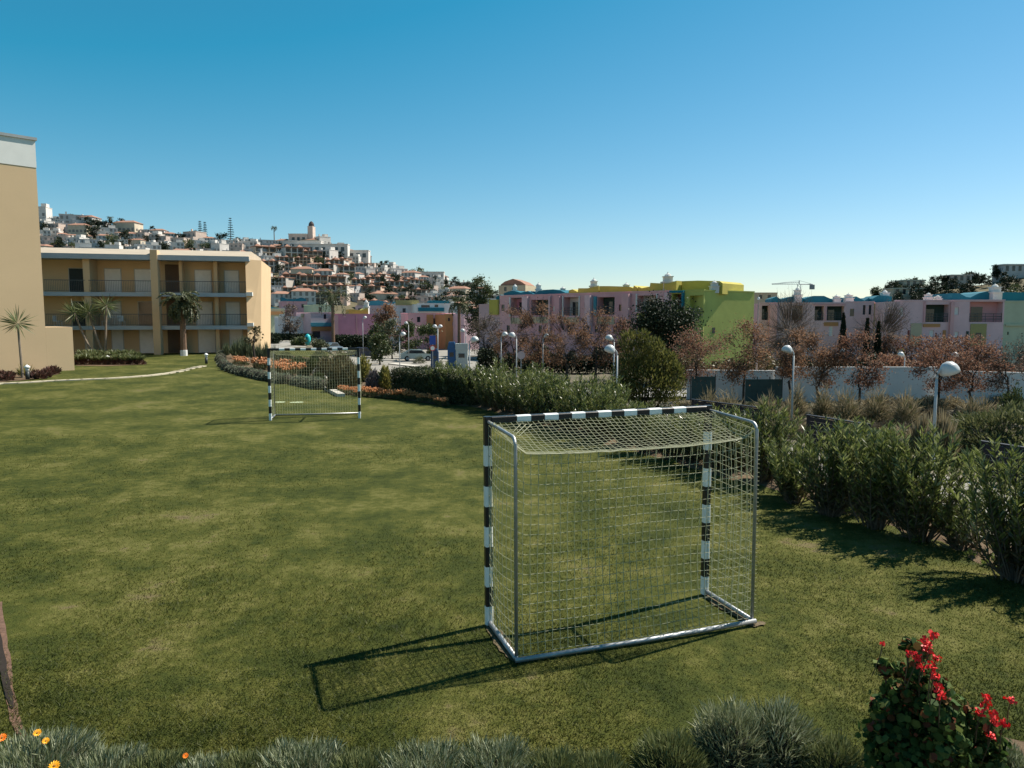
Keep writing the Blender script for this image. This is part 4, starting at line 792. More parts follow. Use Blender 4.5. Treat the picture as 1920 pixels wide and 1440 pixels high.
def palm(label, loc, h, ln, n=34, tr=.2, whiteft=False, droop=1.3, lean=(0, 0), name='palm_tree', nl=46, lw=.05, up=(-.5, 1.2)):
    g = thing(name, label, 'palm', loc); tb = MB(); tp = np.array([lean[0], lean[1], h]); pts = [(tp[0]*t**1.4, tp[1]*t**1.4, h*t) for t in np.linspace(0, 1, 9)]
    tb.tube([(0, 0, -.1)]+pts, [tr*1.25]+[tr*(1.15-.25*t) for t in np.linspace(0, 1, 9)], 9); tr_ = tb.build('trunk', palm_b, g)
    if whiteft: m = MB(); m.lathe([(tr*1.3, 0), (tr*1.28, .45), (tr*1.22, .47)], seg=10); m.build('painted_foot', wallw if 'wallw' in globals() else white_p, tr_)
    P, D, Lq, st = fronds(n, ln, droop, tp, up, nl); st.build('frond_stalks', M('frond_stalk', (.12, .12, .05), .7), g); leaves('crown', P, D, Lq, lw, palm_m, g)
    return g
p = at(345, 667); palm('stout fan palm with white painted foot before the apartments', (p[0], p[1], 0), 4.4, 1.75, 80, .22, True, 1.7, nl=70, lw=.09)
def yucca(label, loc, segs, ln, n, tr=.09):
    g = thing('yucca', label, 'palm', loc); tb = MB(); P = []; D = []
    for tip in segs:
        tip = np.array(tip, float); tb.tube([(tip[0]*t**.8*1.0, tip[1]*t, tip[2]*t) for t in np.linspace(0, 1, 6)], [tr*(1.1-.3*t) for t in np.linspace(0, 1, 6)], 7)
        d, q = sph(n, .5); d[:, 2] = d[:, 2]*.75+.15; P.append(np.tile(tip, (n, 1))+d*.08); D.append(d)
    tb.build('trunk', M('pale_yucca_bark', (.2, .16, .12), .9, .25, 6, .5), g); P = np.concatenate(P); leaves('crown', P, np.concatenate(D), ln*(.7+.5*rng.random(len(P))), .055, yuc_m, g)
p = at(43, 709); q_ = atY(33, 606, p[1]); yucca('slim small yucca in front of the blank beige wall', (p[0], p[1], 0), [(q_[0]-p[0], 0, q_[2])], .85, 80, .06)
p = at(178, 668); k = p[1]/F
yucca('leaning yucca, left of the pair by the bed', (p[0], p[1], 0), [(-34*k, 0, 80*k)], 1.3, 130); p = at(192, 668); yucca('leaning yucca with tall trunk, right of the pair by the bed', (p[0], p[1]+.4, 0), [(-27*k, 0, 82*k), (4*k, .2, 95*k)], 1.2, 120)
# distant palms by the car park
for px, pt, w, Y, lab, nn in [(625, 545, 62, 105, 'large spreading palm above the magenta house', 46), (861, 556, 40, 100, 'rounded palm beyond the car park', 50)]:
    b_ = base(px, Y); h = toph(px, pt, Y, b_[2]); palm(lab, b_, h-.9, w*.5*Y/F*1.25, nn, .22, False, 1.5, nl=50, lw=.09)
for px, pt, w, Y, lab, mt, n in [(899, 520, 46, 104, 'tall dark tree left of the pastel row', green_m, 6500), (722, 572, 46, 104, 'round brown tree right of the magenta house', brown_m, 4200), (545, 570, 34, 112, 'thin grey tree before the grey white block', grey_m, 900)]:
    b_ = base(px, Y); tree('garden_tree', lab, 'tree', b_, toph(px, pt, Y, b_[2]), w*.5*Y/F, .2, mt, n, .28, bark_d, 3, .6, 4, None, .15, 60, .26)
for i, (px, pt, w, Y, mt) in enumerate([(706, 610, 30, 98, green_m), (735, 603, 40, 96, olive_m), (768, 605, 34, 97, green_m), (802, 600, 32, 92, green_m), (560, 636, 24, 90, green_m), (598, 640, 26, 88, olive_m), (712, 628, 34, 84, green_m), (512, 628, 24, 96, dark_m)]):
    b_ = base(px, Y); tree('small_tree', f'leafy small green tree around the car park, {ORD[i]} along', 'tree', b_, toph(px, pt, Y, b_[2]), w*.5*Y/F, .1, mt, 2600, .24, bark_d, 2, .7, 4, 'small green trees around the car park', .15, 0, .3); 
labs_fix = ['green tree right beside the magenta house gable', 'olive tinged tree left of the car park lamp', 'green tree behind the curved car park lamp', 'dark green tree left of the twin lamp', 'low green tree before the grey white block', 'low olive tree before the teal balcony house', 'green bushy tree below the magenta house gable', 'dark small tree beside the apartment end wall']
for i, ob in enumerate([x for x in S.objects if x.name.split('.')[0] == 'small_tree']): ob['label'] = labs_fix[i]
# dark hedges under the town houses
for lab, a_, b_, pt, Y in [('dark hedge below the magenta house', 625, 705, 628, 110), ('dark hedge below the grey white block', 520, 584, 627, 112)]:
    A0 = base(a_, Y); B0 = base(b_, Y); hh = toph(a_, pt, Y, A0[2]); n = 5000; wd = B0[0]-A0[0]; g = thing('dark_hedge', lab, 'hedge', A0)
    P = np.stack([rng.random(n)*wd, rng.normal(size=n)*.6, rng.random(n)**.7*hh*.97], 1); leaves('foliage', P, rng.normal(size=(n, 3)), .3, .2, dark_m, g); m = MB(); m.box(.2, wd-.2, -.35, .35, 0, hh*.9); m.build('shade_core', _M['hedge_shade'], g)  # same dark block for the shade inside the leaves
# ------------------------------------------------------------------ flower bed behind the far goal
bedpts = [(415, 664), (412, 676), (420, 690), (440, 700), (475, 708), (520, 716), (560, 722), (600, 729), (640, 739), (700, 745), (770, 752), (835, 762), (850, 752), (745, 738), (700, 715), (650, 690), (590, 672), (500, 662)]
ml = [at(x, y_) for x, y_ in bedpts]; me_ = MB(); me_.add([(p[0], p[1], .022) for p in ml], [tuple(range(len(ml)))]); tag(me_.build('planting_bed', soil_m), kind='structure')
bord = L('border_grey_leaf', [(.09, .11, .065), (.17, .19, .12), (.27, .29, .2)], .2, .7); bp_ = thing('border_plant', '', 'plant'); mound('leaves', .42, .5, 900, .13, .03, bord, bp_, .55, .5)
m = MB(); m.lathe([(.36, 0), (.36, .2), (.2, .38), (.02, .42)], seg=12); m.build('woody_shade_core', _M['shaded_twigs'], bp_, True)
pl = [(415, 668), (413, 677), (419, 687), (428, 694), (441, 699), (455, 703), (470, 706), (484, 709), (497, 712), (513, 714), (526, 717), (538, 719), (560, 721), (571, 723), (582, 725), (594, 727), (603, 729)]; dense = []
for a_, b_ in zip(pl[:-1], pl[1:]):
    dense.append(a_); 
    if b_[0] != 560: dense.append(((a_[0]+b_[0])/2, (a_[1]+b_[1])/2))
dense.append(pl[-1])
for i, (x, y_) in enumerate(dense):
    p = at(x, y_); lab = f'grey green clipped border plant of the flower bed, {ORD[i]} from the left'
    if i == 0: ob = bp_; ob.location = p
    else: ob = dup(bp_, tuple(p), i*1.1, (rngs(.95, 1.1), rngs(.95, 1.1), rngs(.85, 1.05)))
    tag(ob, lab, 'plant', 'grey border plants edging the flower bed')
fl_m = M('orange_aloe_flower', (.5, .2, .07), .6, .25, 6); sucl = L('succulent_leaf', [(.06, .08, .03), (.11, .12, .05), (.16, .14, .07)], .2, .5)
def flower_clump(r, h, nf):
    g = thing('orange_flower_clump', '', 'flowers'); mound('leaves', r, h*.6, 260, .22, .035, sucl, g, .4, .8); f_ = MB()
    for _ in range(nf):
        a = rng.random()*2*pi; q = rng.random()**.5*r; z = h*(.62+.4*rng.random()); c = (q*cos(a), q*sin(a), z); s = .03+.028*rng.random()
        f_.lathe([(.01, -s), (s*.8, -s*.4), (s, .1*s), (s*.5, s*.9), (.01, s*1.3)], c, 6)
    f_.build('flower_heads', fl_m, g); return g
fc = [flower_clump(.5, .6, 70), flower_clump(.45, .5, 55)]; us = set()
fpos = [(446, 684), (456, 686), (487, 692), (500, 693), (514, 694), (524, 694), (535, 695), (545, 695), (527, 701), (541, 702), (556, 704), (516, 701)]; fpos2 = [(642, 737), (652, 739), (662, 740), (672, 742), (683, 743), (695, 744), (707, 745), (719, 746), (731, 747), (745, 748), (757, 749), (770, 750), (790, 753), (797, 754), (815, 756), (823, 758), (832, 761)]
for i, (x, y_) in enumerate(fpos+fpos2):
    p = at(x, y_); k = i % 2; left = i < len(fpos); j = i if left else i-len(fpos); s = rngs(.8, 1.15) if left else rngs(.45, .65)
    lab = f'orange flower clump in the raised bed left part, {ORD[j]} counted' if left else f'low orange flower clump along the hedge foot, {ORD[j]} from the left'
    if k not in us: us.add(k); ob = fc[k]; ob.location = p; ob.scale = (s,)*3
    else: ob = dup(fc[k], tuple(p), i, s)
    tag(ob, lab, 'flowers', 'orange flowers of the raised bed' if left else 'orange flowers along the hedge foot')
# taller planting in the bed
bg_m = L('bronze_leaf', [(.07, .055, .025), (.12, .095, .04), (.16, .14, .06)], .25); yg_m = L('yellow_green_leaf', [(.14, .14, .03), (.22, .2, .05), (.3, .26, .08)], .35); pur_m = L('grey_purple_leaf', [(.1, .085, .085), (.17, .15, .15)], .2, .8)
for i, (px, py, pt, w, mt, lab) in enumerate([(585, 700, 668, 44, green_m, 'green leafy shrub in the bed behind the far crossbar'), (612, 706, 668, 46, bg_m, 'bronze green shrub left in the group behind the far goal'), (636, 716, 672, 46, bg_m, 'bronze shrub in the middle of the group behind the far goal'), (656, 724, 676, 40, bg_m, 'bronze shrub right in the group behind the far goal'), (616, 700, 684, 20, yg_m, 'small yellow green plant among the bronze shrubs'), (682, 716, 665, 34, yg_m, 'yellow tipped shrub right of the far goal post'), (701, 735, 692, 30, pur_m, 'grey purple mound right of the far goal'), (722, 735, 684, 26, yg_m, 'yellow green upright shrub at the end of the clipped hedge'), (560, 696, 668, 40, green_m, 'dark green shrub behind the orange flowers'), (535, 684, 660, 40, olive_m, 'olive shrub behind the far goal left corner'), (570, 712, 697, 20, dark_m, 'small dark shrub above the border plants'), (597, 720, 702, 22, green_m, 'low green plant beside the pale stones'), (625, 734, 718, 20, dark_m, 'low dark plant at the right end of the border'), (600, 684, 656, 40, olive_m, 'olive green shrub row behind the bed'), (640, 690, 658, 44, bg_m, 'brownish shrub row behind the bed')]):
    p = at(px, py); h = atY(px, pt, p[1])[2]; r_ = w*.5*p[1]/F; g = thing('bed_shrub', lab, 'shrub', (p[0], p[1], 0)); n = 1900; d, q = sph(n, .3); d[:, 2] = np.abs(d[:, 2]); P = d*q*[r_, r_, h]*.9; leaves('foliage', P, d*.5+[0, 0, .8]+rng.normal(size=(n, 3))*.4, .2*(.5+rng.random(n)), .05, mt, g)
    m = MB(); [m.tube([(0, 0, 0), (rngs(-.5, .5)*r_, rngs(-.5, .5)*r_, h*.7)], .018, 4) for _ in range(7)]; m.build('stems', bark_m, g)
spk = L('upright_blade', [(.06, .08, .04), (.1, .125, .065), (.16, .18, .1)], .25, .6)
for i, (px, py, pt, w) in enumerate([(425, 668, 640, 16), (440, 670, 634, 20), (452, 672, 628, 22), (463, 673, 626, 22), (474, 674, 636, 18), (487, 677, 640, 18), (500, 678, 640, 22), (515, 678, 645, 20), (530, 680, 656, 18)]):
    p = at(px, py); h = atY(px, pt, p[1])[2]; tuft(f'tall upright green blade plant in the bed, {ORD[i]} from the left', 'plant', (p[0], p[1], 0), w*.5*p[1]/F, h, 110, spk, spk, 'blade_plant', 'tall blade plants at the back of the bed')
p = at(477, 692); tree('sapling', 'thin dark sapling standing among the orange flowers', 'tree', (p[0], p[1], 0), 2.5, .5, .06, bg_m, 160, .2, bark_d, 2, .5, 3, None, .6, 12, .3)
stone = M('pale_stone', (.45, .42, .36), .9, .2, 3, .5)
def rock(label, px, py, r_):
    p = at(px, py); g = MB(); k = 10
    pr = [(r_*.6, 0), (r_, .12*r_), (r_*.95, .5*r_), (r_*.6, .85*r_), (.05*r_, .95*r_)]; g.lathe(pr, (0, 0, 0), k); g.v = [(x*(1+.25*sin(3*y/r_+z)), y*(1+.2*cos(2*x/r_)), z*(1+.2*sin(2*x/r_))) for x, y, z in g.v]
    ob = g.build('stone', stone, None, False, (p[0], p[1], 0)); tag(ob, label, 'stone', 'pale stones in the bed'); ob.rotation_euler = (0, 0, px)
rock('largest pale stone among the bed shrubs', 600, 702, .36); rock('pale stone left of the largest one', 588, 695, .3); rock('pale stone at the top of the stone line', 578, 688, .28); rock('small pale stone below the shrubs', 608, 712, .22)
A0, B0 = at(614, 730), at(640, 744); d = unit((B0-A0)[:2]); nn = np.array([d[1], -d[0]]); m = MB((*A0[:2], 0)); m.ob(A0, d, nn, 0, np.linalg.norm((B0-A0)[:2]), -.14, .14, 0, .12); ob = m.build('kerb_stone', stone, None, False, (*A0[:2], 0)); tag(ob, 'pale straight kerb stone at the end of the grey border', 'kerb')
# stepping stones and painted marks
slab = M('pale_slab', (.42, .37, .27), .9, .15, 2, .3); ss = None
path = [(-20, 722), (0, 720), (22, 719), (46, 718), (68, 716.5), (92, 715), (116, 714), (140, 713), (164, 712), (187, 711), (209, 710), (231, 708.5), (252, 707), (270, 705.5), (287, 704), (303, 702), (318, 700), (332, 697.5), (345, 695), (357, 692), (368, 689.5), (378, 687.5)]
for i, (x, y_) in enumerate(path):
    p = at(x, y_); q = at(*path[min(i+1, len(path)-1)])-at(*path[max(i-1, 0)]); rz = math.atan2(q[1], q[0])
    if ss is None: m = MB(); m.box(-.36, .36, -.24, .24, -.02, .045); ss = m.build('stepping_stone', slab, None, False, tuple(p)); ob = ss
    else: ob = ss.copy(); COL.objects.link(ob); ob.location = p; ob.scale = (rngs(.85, 1.05), rngs(.8, 1.1), 1)
    ob.rotation_euler = (0, 0, rz); tag(ob, f'flat pale stepping stone in the lawn, {ORD[i]} from the left', 'stepping stone', 'stepping stones curving across the lawn')
chalk = M('faded_chalk', (.3, .34, .2), .95, .3, 6)
patch('faded_line', [at(514, 755), at(534, 755)], .45, chalk, .02, 8); patch('faded_line', [at(543, 755.5), at(569, 755)], .45, chalk, .02, 8)
# bollard lights
def bollard(label, px, py, h):
    p = at(px, py); g = thing('bollard_light', label, 'garden light', (p[0], p[1], 0), 0, 'bollard lights on the lawn'); m = MB(); m.lathe([(.09, 0), (.09, h*.55)], seg=10); m.build('post', M('dark_metal', (.04, .045, .045), .5), g, True)
    m = MB(); m.lathe([(.085, h*.552), (.085, h*.8)], seg=10); m.build('lens', M('frosted_lens', (.5, .5, .48), .3), g, True); m = MB(); m.lathe([(.14, h*.802), (.13, h*.88), (.02, h)], seg=10); m.build('cap', white_p, g, True)
bollard('bollard light in front of the blank beige wall', 52, 712, .75); bollard('bollard light before the red based planting', 202, 684, .62); bollard('bollard light at the end of the stepping stones', 387, 682, .72)
# planting at the foot of the buildings
rs = L('red_succulent_leaf', [(.07, .025, .02), (.11, .05, .035), (.12, .08, .05)], .2)
A0 = [at(x, y_) for x, y_ in [(-10, 718), (60, 712), (110, 702), (95, 696), (40, 698), (-10, 704)]]; m = MB(); m.add([(p[0], p[1], .02) for p in A0], [tuple(range(6))]); tag(m.build('soil_bed', soil_m), kind='structure')
rp = thing('red_succulent', '', 'plant'); mound('leaves', .28, .4, 260, .2, .06, rs, rp, .4, .6)
for i, (x, y_) in enumerate([(6, 708), (20, 707), (14, 714), (66, 709), (75, 711), (88, 704), (95, 703), (102, 701), (86, 708), (-6, 709)]):
    p = at(x, y_); ob = rp if i == 0 else dup(rp, tuple(p), i, rngs(.8, 1.2)); ob.location = p; tag(ob, 'small dark red succulent in the soil by the beige wall', 'plant', 'dark red succulents by the beige wall')
p = at(47, 708); tuft('spiky yellow green plant at the foot of the slim yucca', 'plant', (p[0], p[1], 0), .5, .8, 90, yg_m, spk, 'spiky_plant')
A0 = [at(x, y_) for x, y_ in [(143, 686), (200, 687), (268, 684), (268, 677), (220, 672), (143, 672)]]; m = MB(); m.add([(p[0], p[1], .02) for p in A0], [tuple(range(6))]); tag(m.build('soil_bed', soil_m), kind='structure')
ap = thing('bromeliad', '', 'plant')
n = 120; a = rng.random(n)*2*pi; D = np.stack([np.cos(a), np.sin(a), .6+rng.random(n)], 1); leaves('leaves', np.zeros((n, 3))+[0, 0, .25], D, .55, .07, yuc_m, ap); mound('red_base', .36, .42, 260, .18, .07, rs, ap, .5, .2)
k = 0
for row in range(3):
    for j in range(9):
        x = 148+j*14.5+row*4; y_ = 684-row*5-(.5 if j > 6 else 0)
        if x > 264 or (row == 2 and j > 6): continue
        p = at(x, y_); ob = ap if k == 0 else dup(ap, tuple(p), k*1.7, rngs(.85, 1.15)); ob.location = p; k += 1
        tag(ob, ['green rosette plant with red base in the front row by the stub wall', 'green rosette plant with red base in the middle row by the stub wall', 'green rosette plant in the back row by the stub wall'][row], 'plant', ['rosette plants front row', 'rosette plants middle row', 'rosette plants back row'][row])
for lab, a_, b_, pt, Y, mt in [('dark leaf strip added for the shade along the foot of the pink terrace', 896, 1185, 654, 71, dark_m), ('brown and dark shrub belt behind the left part of the white wall', 1270, 1470, 664, 55, bg_m), ('dark shrub belt behind the middle of the white wall', 1472, 1650, 668, 56, dark_m), ('rusty shrub belt behind the right part of the white wall', 1652, 1990, 666, 57, brown2_m)]:  # first belt is added, dark leaves standing in for shade before the terrace
    A0 = base(a_, Y); B0 = base(b_, Y); hh = toph((a_+b_)/2, pt, Y, A0[2]); wd = B0[0]-A0[0]; n = int(900*wd); g = thing('shrub_belt', lab, 'hedge', A0); x = rng.random(n)*wd
    P = np.stack([x, rng.normal(size=n)*.6, rng.random(n)**.6*hh*(.8+.25*np.sin(x*1.7)*np.sin(x*.6+1)+.1*np.sin(x*5))], 1); leaves('foliage', P, rng.normal(size=(n, 3)), .24, .14, mt, g); m = MB(); [m.tube([(q_, 0, 0), (q_+rngs(-.3, .3), 0, hh*.7)], .05, 4) for q_ in np.arange(.3, wd, .8)]; m.build('stems', bark_d, g)
# ------------------------------------------------------------------ lamps, signs, bins, cars
polem = M('grey_pole', (.42, .43, .43), .5, .1, 3); lampw = M('white_lamp_shade', (.5, .51, .5), .35, .06, 3, 0, .5); lens = M('frosted_lens', (.5, .5, .48), .3)
def lamp(label, px, py, Y, side=-1, sz=1.0, tall=None):
    hd = atY(px, py, Y); z0 = float(gz(hd[0], Y)); g = thing('street_lamp', label, 'street lamp', (hd[0]-side*.28*sz, Y, z0), 0, 'curved neck street lamps'); h = hd[2]-z0
    m = MB(); m.tube([(0, 0, 0), (0, 0, .5)], .06, 8); m.tube([(0, 0, .5), (0, 0, h-.15)], [.045, .035], 8); m.build('pole', polem, g, True)
    m = MB(); m.tube([(side*.22*sz*(1-cos(t)), 0, h-.15+.3*sz*sin(t)) for t in np.linspace(0, 2.0, 8)], .03, 6); m.build('arm', polem, g, True)
    c = (side*.34*sz, 0, h+.02); ax = (side*-.35, 0, 1); m = MB(); m.lathe([(.24*sz, -.02), (.235*sz, .08*sz), (.2*sz, .18*sz), (.13*sz, .26*sz), (.02, .3*sz)], c, 14, 0, ax); sh = m.build('lamp_shade', lampw, g, True)
    m = MB(); m.lathe([(.02, -.05*sz), (.12*sz, -.05*sz), (.19*sz, -.04*sz), (.22*sz, -.022)], c, 12, 0, ax); m.build('lens', lens, sh, True)
for i, (px, py, Y, sd, sz) in enumerate([(495, 598, 100, 1, 1), (684, 597, 95, 1, 1), (755, 629, 62, 1, 1), (762, 607, 90, -1, .9), (816, 614, 76, -1, 1), (825, 614, 77, 1, 1), (868, 622, 72, -1, 1), (889, 640, 46, 1, 1.05), (946, 629, 60, 1, 1), (961, 631, 52, -1, 1), (1024, 632, 60, 1, .9), (1143, 637, 45, -1, 1), (1145, 660, 31, -1, 1), (1477, 660, 30, -1, .9), (1518, 656, 56, 1, .9), (1579, 660, 56, 1, .9), (1690, 667, 52, -1, .9), (1791, 668, 50, -1, .9), (1777, 700, 19, 1, 1.0)]):
    names = {18: 'large white dome lamp right of the field, nearest of all lamps', 13: 'white dome street lamp with curved neck before the half bare street trees', 12: 'lower of two white lamps close together left of the conifer', 11: 'upper of two white lamps close together left of the conifer', 7: 'white lamp head just above the oleander hedge beside the grey box'}
    lamp(names.get(i, f'slim white street lamp, {ORD[i]} of the lamps from the left'), px, py, Y, sd, sz)
# tall thin pole before the lime wall
b_ = base(1420, 50); g = thing('tall_pole', 'tall thin pale pole beside the lime green wall', 'pole', b_); m = MB(); hh = toph(1420, 562, 50, b_[2]); m.tube([(0, 0, 0), (0, 0, hh)], [.07, .05], 8); m.build('shaft', M('pinkish_pole', (.5, .36, .3), .6), g); m = MB(); m.lathe([(.08, hh), (.09, hh+.1), (.02, hh+.2)], seg=8); m.build('cap', white_p, g)
signred = M('sign_red', (.5, .05, .05), .5); signblue = M('sign_blue', (.03, .07, .3), .5); signback = M('sign_back', (.42, .33, .33), .6)
def sign(label, px, py, Y, kind):
    c = atY(px, py, Y); z0 = float(gz(c[0], Y)); h = c[2]-z0; g = thing('road_sign', label, 'road sign', (c[0], Y, z0)); m = MB(); m.tube([(0, .05, 0), (0, .05, h+.3)], .03, 6); m.build('pole', polem, g)
    m = MB()
    if kind == 'disc': m.lathe([(.32, -.01), (.32, .01)], (0, 0, h), 20, 0, (0, -1, 0)); m.build('disc', signback, g)
    else:
        m.box(-.3, .3, -.01, .01, h-.1, h+.75); m.build('blue_panel', signblue, g); m = MB(); m.lathe([(.28, -.01), (.28, .01)], (0, 0, h-.45), 20, 0, (0, -1, 0)); m.lathe([(.2, .0), (.2, .013)], (0, 0, h-.45), 20, 1, (0, -1, 0)); m.build('red_disc', [signred, white_p], g)
sign('pinkish round sign back among the half bare trees', 977, 666, 58, 'disc'); sign('blue rectangular sign with a small red disc below', 811, 644, 70, 'blue')
def bin_(name, label, cat, px, py0, py1, w, Y, mt, lid):
    b_ = base(px, Y); z0 = b_[2]; h = toph(px, py0, Y, z0); W_ = w*.5*Y/F; g = thing(name, label, cat, b_); m = MB(); m.prism([(-W_, -W_*.8), (W_, -W_*.8), (W_, W_*.8), (-W_, W_*.8)], 0, h*.8); m.build('body', mt, g)
    m = MB(); 
    if lid: m.profile((0, 0), (1, 0), (0, -1), [(-W_*1.04, h*.803), (W_*1.04, h*.803), (W_*.7, h), (-W_*.7, h)], -W_*.85, W_*.85)
    else: m.prism([(-W_*1.05, -W_*.85), (W_*1.05, -W_*.85), (W_*1.05, W_*.85), (-W_*1.05, W_*.85)], h*.803, h)
    m.build('lid', mt, g); m = MB(); m.box(-W_*.5, W_*.5, -W_*.8-.03, -W_*.8-.003, h*.55, h*.68); m.build('slot', glass, g)
blu = M('container_blue', (.02, .08, .2), .5); bin_('recycling_container', 'blue recycling container left of the grey box', 'container', 847, 641, 670, 15, 70, blu, True); bin_('recycling_container', 'low dark blue container beside the blue sign', 'container', 815, 654, 668, 14, 75, M('container_navy', (.02, .05, .11), .5), True)
bin_('utility_cabinet', 'pale grey utility cabinet right of the blue container', 'cabinet', 866, 644, 672, 22, 70, M('cabinet_grey', (.38, .42, .41), .6), False)
b_ = base(577, 92); g = thing('bottle_bank', 'rounded turquoise bin before the teal balcony house', 'bin', b_); m = MB(); h = toph(577, 626, 92, b_[2]); m.lathe([(.24, 0), (.38, h*.3), (.4, h*.6), (.3, h*.85), (.08, h)], seg=16); m.build('shell', M('turquoise', (.03, .4, .42), .4), g, True); m = MB(); m.lathe([(.1, 0), (.1, .04)], (0, -.39, h*.65), 10, 0, (0, -1, 0)); m.build('opening', glass, g)
def car(label, px, Y, rz, mt):
    b_ = base(px, Y, 660); g = thing('parked_car', label, 'car', (b_[0], Y, b_[2]+.06), rz, 'cars in the car park'); m = MB()
    m.profile((0, 0), (1, 0), (0, -1), [(-2.05, .3), (2.05, .3), (2.1, .55), (1.95, .78), (1.1, .9), (.55, 1.36), (-.9, 1.42), (-1.7, .98), (-2.1, .88)], -.82, .82); m.build('body', mt, g)
    for s in (-1, 1):
        m = MB(); y0 = s*.823; m.profile((0, 0), (1, 0), (0, -1), [(-1.45, .95), (.95, .93), (.5, 1.3), (-.85, 1.34)], min(-y0-.004, -y0+.004), max(-y0-.004, -y0+.004)); m.build('side_window', glass, g)
        for x in (-1.3, 1.3):
            m = MB(); m.lathe([(.31, -.1), (.32, 0), (.31, .1)], (x, s*.76, .31), 16, 0, (0, 1, 0)); w_ = m.build('wheel', M('tyre_rubber', (.015, .015, .015), .9), g); m = MB(); m.lathe([(.18, 0), (.16, .02)], (x, s*.86, .31), 10, 0, (0, s, 0)); m.build('rim', galv, w_)
car('pale green car parked beside the curved lamp', 782, 92, .2, M('car_pale_green', (.4, .46, .42), .25, .04, 2, 0, .6)); car('dark blue car below the magenta house', 682, 98, .1, M('car_dark_blue', (.02, .03, .07), .25, .04, 2, 0, .6)); car('blue grey car before the teal balcony house', 619, 96, 1.3, M('car_blue_grey', (.12, .17, .22), .25, .04, 2, 0, .6))
# low shrubs on the parking islands
for i, (px, py, w, lab) in enumerate([(786, 682, 30, 'round olive shrub on the nearer parking island, left of the pole'), (820, 690, 32, 'round olive shrub at the foot of the twin lamp pole'), (760, 672, 22, 'small shrub on the farther parking island'), (725, 664, 34, 'low spreading shrub at the left of the car park')]):
    p = at(px, py, -2.3); r_ = w*.5*p[1]/F; g = thing('island_shrub', lab, 'shrub', (p[0], p[1], float(gz(p[0], p[1])))); mound('foliage', r_, r_*1.2, 900, .16, .05, olive_m, g, .5, .5); m = MB(); m.tube([(0, 0, 0), (0, 0, r_*.6)], .05, 5); m.build('stem', bark_m, g)
kerbm = M('pale_kerb', (.5, .47, .41), .9)
for (xa, ya), (xb, yb) in [((690, 676), (745, 676)), ((735, 683), (800, 690)), ((760, 665), (830, 672)), ((800, 694), (870, 700)), ((690, 662), (760, 660))]:
    a_, b_ = at(xa, ya, -2.25), at(xb, yb, -2.25); d = unit((b_-a_)[:2]); nn = np.array([d[1], -d[0]]); z = float(gz(a_[0], a_[1])); zz = float(gz(b_[0], b_[1])); z = max(z, zz); m = MB(); m.ob(a_, d, nn, 0, np.linalg.norm((b_-a_)[:2]), -.5, .5, z-.3, z+.17); tag(m.build('kerb', kerbm), kind='structure')
# ------------------------------------------------------------------ hills and the hillside town
def hill(name, cols, Y0, Y1, mat, nr=26):
    pxs = np.array([c[0] for c in cols], float); pys = np.array([c[1] for c in cols], float)
    def pos(px, t):
        Y = Y0+(Y1-Y0)*t; py = np.interp(px, pxs, pys); kx = (px-960)/F/cos(PT); zr = H+(597-py)/F*Y1; s = t if t <= 1 else 1; return np.array([kx*Y, Y, -2.4+(zr+2.4)*(s**1.15)])
    gx_ = np.linspace(pxs[0], pxs[-1], 90); ts = np.linspace(0, 1.15, nr); V = np.array([[pos(a_, t_) for a_ in gx_] for t_ in ts]); sheet(name, V[..., 0], V[..., 1], V[..., 2]-.3, mat); return pos
hill_m = M('hill_scrub', (.12, .105, .065), .95, .45, .05, 0, .1, fine=.6)
hp = hill('hill', [(-400, 405), (70, 418), (130, 424), (220, 434), (330, 452), (450, 462), (520, 466), (600, 464), (650, 480), (700, 503), (760, 518), (830, 532), (890, 550), (940, 568), (1010, 592)], 225, 440, hill_m)
hw_ = wm('hill_white', (.55, .52, .48)); hp_ = wm('hill_pinkish', (.5, .4, .34)); hc_ = wm('hill_cream', (.5, .43, .33)); ho_ = wm('hill_ochre', (.52, .4, .3)); hq_ = wm('hill_pale_terrace', (.58, .52, .46)); hglass = M('hazed_hill_window', (.2, .185, .17), .4, .3, .3); hg_ = wm('hill_grey', (.42, .41, .4))  # hill windows lightened to put distance haze into their colour
